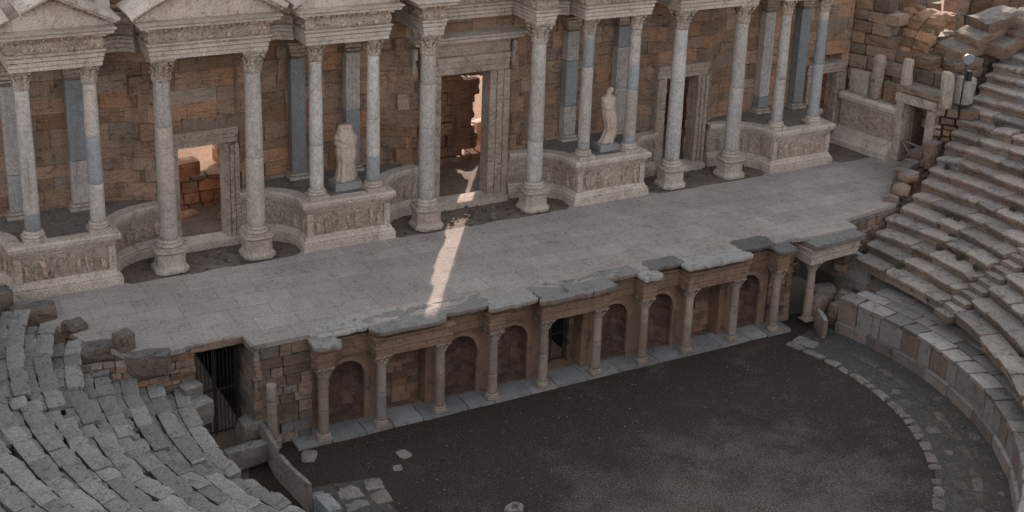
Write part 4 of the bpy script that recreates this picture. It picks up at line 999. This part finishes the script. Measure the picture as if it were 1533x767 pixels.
# ================================================================== SEATING
TR, RI, R0S, Z0S = .77, .355, 13.38, 2.26
def seat_block(side, k, a0, a1, mat, chaos, parent, zoff=0., roff=0., h=None, t=None, tone=None):
    CY = CYS[side]; pc = .5 if rnd.random() < .85 else 1.4
    R = R0S+TR*k+roff+rnd.uniform(-.04, .04)*chaos*pc; z = Z0S+RI*k+zoff+rnd.uniform(-.035, .035)*chaos*pc; t = t or TR; h = h or RI
    nA = max(3, int(abs(a1-a0)*R/.17)); off = Vector((rnd.uniform(0, 300), k*3.1, side*9))
    tl = rnd.uniform(-.05, .05)*chaos*pc; tr = rnd.uniform(-.04, .04)*chaos*pc; tw = rnd.uniform(-.03, .03)*chaos*pc
    prof = [(t+.10, -h-.14), (.20, -h-.14), (.22, -.55*h), (.17, -.42*h), (.0, -.34*h), (-.01, -.06*h), (.035, 0.), (t*.3, .004), (t*.6, 0), (t+.10, -.004)]
    mb = MB(); mb.tone(*(tone or (rnd.random(), (.3*rnd.random()**2 if rnd.random() < .88 else .6), .6*rnd.random()**2))); rows = []
    chip0, chip1 = rnd.uniform(0, .09)*chaos, rnd.uniform(0, .09)*chaos
    for i in range(nA+1):
        f = i/nA; a = a0+(a1-a0)*f; row = []
        for (dr, dz) in prof:
            r = R+dr+tw*(f-.5)*2; zz = z+dz+tl*(f-.5)*2+tr*(dr/t-.5)
            if dr < .05 and dz > -.36*h: # worn nose
                wv = abs(noise.noise(Vector((r*a*1.7, k*2.3, 0))+off))*(.10 if side > 0 else .05)*chaos+max(0, noise.noise(Vector((r*a*5, k*2.3, 9))+off)-.15)*.16*chaos + (chip0 if i == 0 else 0) + (chip1 if i == nA else 0)
                r += wv*.8; zz -= wv*.35
            p = Vector((r*a*side, r, zz)); q = noise.noise_vector(p*1.9+off)*(.026 if side > 0 else .015)*chaos+noise.noise_vector(p*7+off)*(.010 if side > 0 else .005)*chaos
            aa = a+q.z/R
            row.append((side*(r+q.x)*math.cos(aa), CY+(r+q.x)*math.sin(aa), zz+q.y))
        rows.append(row)
    V = mb.grid(rows, close_v=True, smooth=False); mb.face(V[0]); mb.face(V[-1][::-1])
    return obj('seat_block', mb, mat, parent)
def seat_row(side, k, label, a_start, a_end, mat, chaos, lens, stair=None, group=''):
    R = R0S+TR*k; CY = CYS[side]
    e = empty('seat_row', (side*R*math.cos(a_start), CY+R*math.sin(a_start), Z0S+RI*k-RI), label, 'seat row', group)
    a = a_start
    while a > a_end+.01:
        l = rnd.uniform(*lens)/R; b = max(a_end, a-l)
        if a_end < b < a_end+.35/R: b = a_end
        if stair and b < stair[0] and a > stair[0]: b = stair[0]
        if stair and a <= stair[0] and a > stair[1]:
            a = stair[1]; continue
        gap = rnd.uniform(.004, .03 if side > 0 else .012)*chaos/R
        if a-b > .12/R: seat_block(side, k, b+gap, a, mat, chaos, e, **({'t': .38} if side < 0 else {}))
        a = b
    if side < 0:        # foot slabs behind the seat front, a little lower, with joints of their own
        a = a_start-rnd.uniform(0, .3)/R
        while a > a_end+.01:
            b = max(a_end, a-rnd.uniform(.5, 1.3)/R)
            if stair and b < stair[0] and a > stair[0]: b = stair[0]
            if stair and a <= stair[0] and a > stair[1]: a = stair[1]; continue
            if a-b > .12/R: seat_block(side, k, b+.006/R, a, mat, chaos, e, zoff=-.022, roff=.47, t=.25, h=.3)
            a = b
    return e
def stair(side, label, pts_fn, k0, k1, width, mat, chaos):
    CY = CYS[side]
    e = empty('stair', (side*R0S, -5, Z0S-RI), label, 'stairs')
    for k in range(k0, k1):
        a_hi, a_lo = pts_fn(k)
        for half in (0, 1):
            R = R0S+TR*k+half*TR*.5-TR*.25; z = Z0S+RI*k-RI*.75+half*RI*.5; mb = MB(); mb.tone(rnd.random(), .3*rnd.random(), .3*rnd.random())
            am = (a_hi+a_lo)/2; rc = R+TR*.32; w = (a_hi-a_lo)*R*.97
            mb.rough((w, TR*.62, RI*.9), T(side*rc*math.cos(am), CY+rc*math.sin(am), z-RI*.25, math.atan2(math.sin(am), side*math.cos(am))+PI/2+rnd.uniform(-.03, .03)*chaos), (3, 3, 2), .02*chaos, .03)
            obj('step', mb, mat, e)
    return e
def end_y(k): return .9+max(0, (k-4.5))*.33 if k > 2 else (.05, .35, .6)[k]
def ang(k, y, c=-2.2): return math.asin(max(-.99, min(.99, (y-c)/(R0S+TR*k))))
RS = lambda k: (ang(k, -4.35-.02*k), ang(k, -5.25-.02*k))
for k in range(0, 20):
    lab = 'right seating, lowest stone row just above the walkway' if k == 0 else 'right seating, %s stone row counting up from the walkway' % ORD[k]
    R = R0S+TR*k; a_end = ang(k, -13.2)
    seat_row(1, k, lab, ang(k, end_y(k)), a_end, 'seat', 1.15, (.8, 1.9), RS(k) if k < 9 else None, 'right-hand rows of stone seats')
stair(1, 'narrow stone stair cutting through the right-hand seat rows', RS, 0, 7, .9, 'seat', .9)
LS = lambda k: (ang(k, -4.3+.5*k, -1.4), ang(k, -5.0+.5*k, -1.4))
for k in range(0, 10):
    lab = 'left seating, lowest worn grey row beside the gated passage' if k == 0 else 'left seating, %s worn grey row counting up from the gated passage' % ORD[k]
    y0 = (1.0, 1.0, 1.15, 1.7, 2.7, 3.5, 4.0, 4.2, 4.4, 4.6)[k]
    seat_row(-1, k, lab, ang(k, y0, -1.4), ang(k, -14.2, -1.4), 'seat_grey', 1.05, (.6, 1.5), LS(k), 'left-hand rows of stone seats')
stair(-1, 'crumbling stone stair cutting through the left-hand seat rows', LS, 0, 9, .8, 'seat_grey', 1.8)

# walkway behind the parapet and the parapet walls
def ring_slabs(mb, side, r0, r1, a0, a1, z, th, lens, amp=.02, tone=None, skip=0., ctr=(0, -4.22), rz_j=.02, edge=.02):
    a = a0
    while a > a1:
        l = rnd.uniform(*lens)/((r0+r1)/2); b = max(a1, a-l); am = (a+b)/2; rm = (r0+r1)/2
        if rnd.random() >= skip:
            mb.tone(rnd.random() if tone is None else tone[0]+.2*rnd.uniform(-1, 1), .3*rnd.random()**2 if tone is None else tone[1], .3*rnd.random()**2)
            x, y = ctr[0]+side*rm*math.cos(am), ctr[1]+rm*math.sin(am)
            mb.rough(((a-b)*rm-.02, r1-r0, th), T(x, y, z-th/2+rnd.uniform(-.3, .3)*amp, math.atan2(math.sin(am), side*math.cos(am))+PI/2+rnd.uniform(-1, 1)*rz_j), (3, 3, 1), amp, edge)
        a = b
AE = .27
RP = 11.95; ZPAR = 1.38
pp = empty('parapet', (RP, -4.2, -.12), 'curved low parapet of upright panels round the right side of the orchestra', 'parapet')
mb = MB(); ring_slabs(mb, 1, RP-.12, RP+.4, AE, -1.5, .34, .5, (1.2, 2.2), .012); obj('base_course', mb, 'parapet', pp)
a = AE; cols = [(.5, 0, .5), (.6, .6, 0), (.55, .8, 0), (.35, 0, .9), (.6, .5, .1), (.45, 0, .7), (.6, .7, 0), (.5, .8, 0), (.5, .3, .2), (.6, .8, 0), (.5, .6, 0), (.45, .1, .5), (.55, .7, 0)]; i = 0
while a > -1.5:
    l = rnd.uniform(.55, 1.25)/RP; b = a-l; am = (a+b)/2; mb = MB(); mb.tone(*cols[i % len(cols)]); i += 1
    mb.rough((l*RP-.012, .25, .86), T(RP*math.cos(am)+.13*math.cos(am), -4.22+(RP+.13)*math.sin(am), .34+.43, am+PI/2), (2, 1, 3), .012, .014); obj('panel', mb, 'parapet', pp); a = b
mb = MB(); ring_slabs(mb, 1, RP-.07, RP+.75, AE, -1.5, ZPAR, .18, (.7, 1.5), .03, edge=.035); obj('coping', mb, 'parapet', pp)
mb = MB(); ring_slabs(mb, 1, RP+.76, RP+1.4, AE-.02, -1.5, ZPAR-.01, .2, (.6, 1.5), .03); ring_slabs(mb, 1, RP+1.42, RP+2.3, AE-.05, -1.5, ZPAR+.01, .25, (.8, 1.6), .03); obj('walkway', mb, 'parapet', kind='structure')
mb = MB(); mb.poly_prism([(RP*math.cos(t)+.25*math.cos(t), -4.22+(RP+.25)*math.sin(t)) for t in [AE-.04-1.5*i/20 for i in range(21)]]+[((RP+2.4)*math.cos(t), -4.22+(RP+2.4)*math.sin(t)) for t in [AE-.04-1.5*i/20 for i in range(20, -1, -1)]], -.2, 1.15); obj('walkway_fill', mb, 'rough', kind='structure')
# left parapet remains, walkway and rubble
e = empty('parapet', (-11.1, -2, -.12), 'thin leaning parapet slabs beside the left passage', 'parapet')
for (xa, ya, xb, yb, zt) in ((-11.15, .25, -11.2, -1.5, .95), (-11.2, -1.52, -10.95, -3.6, .85)):
    mb = MB(); mb.tone(.75, .1, .1); l = math.hypot(xb-xa, yb-ya); mb.rough((l, .18, zt+.3), T((xa+xb)/2, (ya+yb)/2, (zt-.3)/2, math.atan2(yb-ya, xb-xa)), (9, 1, 4), .05, .04); obj('panel', mb, 'ring', e)
block('parapet_fragment', 'blue-grey stump of parapet leaning at the lower left', 'stone slab', (.5, 1.0, .95), -10.75, -4.5, -.15, .15, 'seat_grey', (2, 3, 3), .03, .06, (.7, .9, 0), rx=.05)
mb = MB(); ring_slabs(mb, -1, RP+.1, RP+.9, -.02, -1.4, .62, .3, (.7, 1.3), .03); ring_slabs(mb, -1, RP+.92, RP+1.75, .0, -1.4, .95, .3, (.7, 1.3), .035); obj('side_walkway', mb, 'seat_grey', kind='structure')
mb = MB(); mb.poly_prism([((RP+.15)*-math.cos(t), -4.22+(RP+.15)*math.sin(t)) for t in [-.03-1.4*i/20 for i in range(21)]]+[((RP+2.2)*-math.cos(t), -4.22+(RP+2.2)*math.sin(t)) for t in [-.03-1.4*i/20 for i in range(20, -1, -1)]], -.2, .45); obj('side_walkway_fill', mb, 'rough', kind='structure')
# stones by the left passage
lst = [(-11.35, .55, .0, (.9, .8, .95), .1, 'squared block at the foot of the left passage wall'), (-11.9, -.55, .0, (1.4, .5, .75), .05, 'flat block closing the foot of the gated passage'), (-13.2, .75, 1.5, (.7, .6, 1.0), .2, 'pale upright block against the brick wall left of the gate'), (-13.1, .2, 1.4, (.8, .7, .8), .3, 'tilted block at the edge of the gated passage')]
for x, y, z, dm, rz, lab in lst: block('stone_block', lab, 'stone block', dm, x, y, z, rz, 'seat_grey', (3, 3, 2), .04, .06, (.4, 0, .3))
# stones at the left edge of the stage
ls = [(-16.95, 4.9, 3.45, (1.35, .7, .6), -.06, 'long brown block on the left edge of the stage floor'), (-17.95, 5.9, 3.4, (1.0, .8, .95), .1, 'brown block at the left frame edge by the stage'), (-15.95, 3.75, 3.3, (.65, .7, .55), .2, 'small dark block right of the long brown one at the stage edge'),
      (-15.55, 2.2, 3.15, (1.2, .7, .55), -.1, 'low flat boulder on the left stage edge'), (-14.85, 1.75, 3.1, (.55, .55, 1.05), .3, 'pointed upright boulder on the left stage edge'), (-14.35, 1.05, 2.95, (1.3, .6, .75), -.35, 'dark rough boulder sloping down from the left stage edge')]
for x, y, z, dm, rz, lab in ls: block('stone_block', lab, 'stone block', dm, x, y, z, rz, 'rough', (6, 5, 4), .09, .05, (.2, .4, .0), 'loose stones on the left stage edge')
mb = MB(); ashlar(mb, [(-20.5, 6.5), (-17.5, 5.4), (-16.5, 4.25), (-15.95, 2.8), (-15.25, 1.8), (-14.85, .95)], 2.0, 3.44, .3, (.25, .4), (.4, .9), (), .06, .04, brown=.3); obj('edge_wall', mb, 'rough', None, 'low rubble wall along the left edge of the stage', 'wall')
# right edge of the stage: ragged ends of the seat rows
mb = MB(); ashlar(mb, [(16.5, 1.25), (18.6, 2.75), (20.9, 3.7)], 3.0, 6.2, .7, (.22, .42), (.35, .9), (), .1, .05, topfn=lambda x, y: 3.75+(x-16.2)*.26+.3*noise.noise(Vector((x*2, y*2, 1))), brown=.45, amp=.045, seg=(2, 2, 1)); obj('edge_wall', mb, 'rough', None, 'stepped reddish rubble wall along the right edge of the stage', 'wall')
rs = [(17.0, 1.75, 3.75, (.8, .7, .5), .4, 'reddish boulder at the foot of the right stage edge'), (20.2, 3.35, 4.0, (.9, .7, 1.25), .2, 'upright mottled boulder beside the small side doorway'), (17.9, 2.3, 4.05, (.9, .7, .5), .1, 'flat stone on the right stage edge wall')]
for x, y, z, dm, rz, lab in rs: block('stone_block', lab, 'stone block', dm, x, y, z, rz, 'rough', (4, 3, 3), .07, .10, (.5, .1, .3), 'loose stones on the right stage edge')
# rubble in the right passage
rub = [(11.6, .35, -.1, (1.0, .8, .9), .3, 'rough block at the foot of the lone right column'), (12.5, .9, -.1, (1.2, 1.0, .95), -.2, 'broken slab inside the right passage'), (12.9, .1, -.1, (.9, .7, 1.0), .5, 'pale block inside the right passage near the walkway'), (12.2, -.3, -.1, (.8, .6, .8), .1, 'broken stone leaning on the end of the parapet')]
for x, y, z, dm, rz, lab in rub: block('stone_block', lab, 'stone block', dm, x, y, z, rz, 'seat', (4, 3, 3), .08, .10, (.45, .1, .3), 'rubble in the right passage')
block('fallen_slab', 'reddish upright slab leaning at the near end of the right parapet', 'stone slab', (.26, .95, .95), 10.75, -1.0, -.12, -.35, 'parapet', (1, 3, 3), .03, .05, (.5, 0, .6), rx=.12)

for sd_, r0, r1, a0, a1 in ((1, 9.6, 11.95, .33, -1.6), (-1, 8.7, 11.0, .17, -1.2)):
    rows = []
    for i in range(14):
        r = r0+(r1-r0)*i/13
        rows.append([(sd_*r*math.cos(a), -4.22+r*math.sin(a), -.085+.05*noise.noise(Vector((r*2.2*math.cos(a), r*2.2*math.sin(a), 5)))+.02*noise.noise(Vector((r*7*math.cos(a), r*7*math.sin(a), 5)))) for a in [a0+(a1-a0)*j/150 for j in range(151)]])
    sheet('ring_bed', rows, 'bed')
# ================================================================== paved ring of the orchestra
mb = MB()
for args in ((1, 9.45, 9.9, .34, -1.6, -.05, (.3, 1.0), .6, .1, .06), (1, 9.98, 10.6, -.12, -1.6, -.075, (.35, .9), .4, .1, .18), (1, 10.7, 11.1, .16, -1.6, -.04, (.35, 1.1), .32, 0, .22), (1, 11.2, 11.8, -.2, -1.6, -.07, (.3, .9), .35, 0, .3),
             (-1, 8.5, 9.15, .17, -1.2, -.03, (.5, 1.1), .7, 0, .05), (-1, 9.2, 10.0, .16, -1.2, -.06, (.5, 1.1), .55, .3, .05), (-1, 10.03, 10.8, .16, -1.2, -.07, (.5, 1.1), .5, .3, .1)):
    sd_, r0, r1, a0, a1, z, lens, v, b, sk = args
    ring_slabs(mb, sd_, r0, r1, a0, a1, z, .2, lens, .05, (v, b), sk, rz_j=.08, edge=.055)
obj('orchestra_paving', mb, 'ring', kind='structure')
ost = [(9.75, -1.35, (.95, .6, .14), 'flat slab lying by the right end of the stage front step'), (-7.2, -1.9, (.55, .4, .08), 'small flat stone on the dark orchestra ground, left'), (-7.7, -2.5, (.35, .3, .08), 'smaller flat stone beside the left paving'), (-9.95, -.75, (.7, .5, .12), 'flat stone at the left end of the stage front step')]
for x, y, dm, lab in ost: block('loose_stone', lab, 'stone', dm, x, y, -.14, rnd.random()*3, 'ring', (3, 3, 2), .03, .04, (.8, .2, 0), 'stones on the orchestra ground')

M['weed'] = simple('dry_weed', (.065, .062, .03), .9)
def weed(x, y, z, h, label, group):
    mb = MB()
    for i in range(26):
        a = rnd.random()*2*PI; l = h*rnd.uniform(.5, 1); o = rnd.uniform(.1, .8)*l; b = Vector((x+rnd.uniform(-.12, .12), y+rnd.uniform(-.12, .12), z))
        t_ = b+Vector((math.cos(a)*o, math.sin(a)*o, l)); sd_ = Vector((-math.sin(a), math.cos(a), 0))*.022
        mb.face([mb.v(b-sd_), mb.v(b+sd_), mb.v(b.lerp(t_, .6)+sd_*.9), mb.v(b.lerp(t_, .6)-sd_*.9)]); mb.face([mb.v(b.lerp(t_, .6)-sd_*.9), mb.v(b.lerp(t_, .6)+sd_*.9), mb.v(t_)])
    return obj('weed', mb, 'weed', None, label, 'weed', group)
for i in range(12):
    k = rnd.randrange(1, 13); a = ang(k, rnd.uniform(-4, end_y(k)-.4)); R_ = R0S+TR*k-.08
    weed(R_*math.cos(a), CY+R_*math.sin(a), Z0S+RI*(k-1), rnd.uniform(.16, .3), 'small dry weed tuft rooted at the foot of a right-hand seat row', 'weeds in the right-hand seats')
mb = MB(); mb.tone(.9, 0, 0); mb.lathe([(.10, .03), (.11, .13), (.16, .17), (.24, .15), (.28, .09), (.29, .01), (.26, 0)], 20, -5.5, -6.1, -.13, mod=lambda a, z: 1+.12*math.sin(a*2+1)+.07*math.sin(a*5+z*9)); obj('hollow_stone', mb, 'ring', None, 'round hollow pale stone at the lower edge of the orchestra ground', 'stone')
# gravel and debris scattered on dirt: uncountable
mb = MB()
for i in range(2300):
    if i >= 2150:
        x, y, z = rnd.uniform(-13, 14), rnd.uniform(.6, 6.1), Z0-.005; sz = rnd.choice((.012, .018, .03))
    elif i < 1750:
        t = rnd.random()*2*PI; r = 9.3*math.sqrt(rnd.random()); x, y, z = r*math.cos(t), -4.2+r*math.sin(t), -.10
        if y > -.6: continue
        sz = rnd.choice((.012, .016, .02, .03))
    else:
        x, y, z = rnd.uniform(-13.5, 13.5), rnd.uniform(6.4, 8.2), Z0-.02
        if any(a-.3 < x < b+.3 for a, b, _, _ in pods): continue
        sz = rnd.choice((.03, .05, .08, .11))
    mb.tone(rnd.random()*.8, .3*rnd.random(), .5*rnd.random()); mb.rough((sz*2, sz*1.6, sz*1.1), T(x, y, z+sz*.3, rnd.random()*6), (1, 1, 1), .006, sz*.3)
obj('gravel', mb, 'ring', kind='stuff')

# ================================================================== camera
cam = bpy.data.cameras.new('camera'); co = bpy.data.objects.new('camera', cam); COL.objects.link(co); scene.camera = co
yaw, pitch, roll = .51993, -.315416, .039675
fw_ = Vector((math.sin(yaw)*math.cos(pitch), math.cos(yaw)*math.cos(pitch), math.sin(pitch)))
rt = Vector((math.cos(yaw), -math.sin(yaw), 0)); up = rt.cross(fw_)
rt2 = rt*math.cos(roll)+up*math.sin(roll); up2 = up*math.cos(roll)-rt*math.sin(roll)
mt = Matrix((rt2, up2, -fw_)).transposed().to_4x4(); mt.translation = (-22.4201, -35.57, 22.78235); co.matrix_world = mt
cam.sensor_width = 36; cam.lens = 1981.6/1533*36; cam.shift_x = -(790-766.5)/1533; cam.shift_y = (200-383.5)/1533
cam.clip_start = .5; cam.clip_end = 9000

# ================================================================== light
SUN_EL, SUN_AZ = math.radians(13), math.atan2(.66, 1.0)
w = bpy.data.worlds.new('World'); scene.world = w; w.use_nodes = True; nt = w.node_tree
sky = nt.nodes.new('ShaderNodeTexSky'); sky.sky_type = 'NISHITA'; sky.sun_disc = False; sky.sun_elevation = SUN_EL; sky.sun_rotation = SUN_AZ
sky.dust_density = 2.0
bg = nt.nodes['Background']; bg.inputs['Strength'].default_value = .15
hs = nt.nodes.new('ShaderNodeHueSaturation'); hs.inputs['Saturation'].default_value = .26; nt.links.new(sky.outputs[0], hs.inputs['Color']); nt.links.new(hs.outputs[0], bg.inputs['Color'])
sl = bpy.data.lights.new('sun', 'SUN'); sl.energy = 3.5; sl.angle = math.radians(.5); sl.color = (1, .77, .645)
so = bpy.data.objects.new('sun', sl); COL.objects.link(so)
sd = Vector((math.sin(SUN_AZ)*math.cos(SUN_EL), math.cos(SUN_AZ)*math.cos(SUN_EL), math.sin(SUN_EL)))
so.rotation_euler = sd.to_track_quat('Z', 'Y').to_euler(); so.location = sd*60
vs = scene.view_settings; vs.view_transform = 'Standard'; vs.look = 'None'; vs.gamma = 1; vs.use_curve_mapping = False; vs.exposure = 1.78
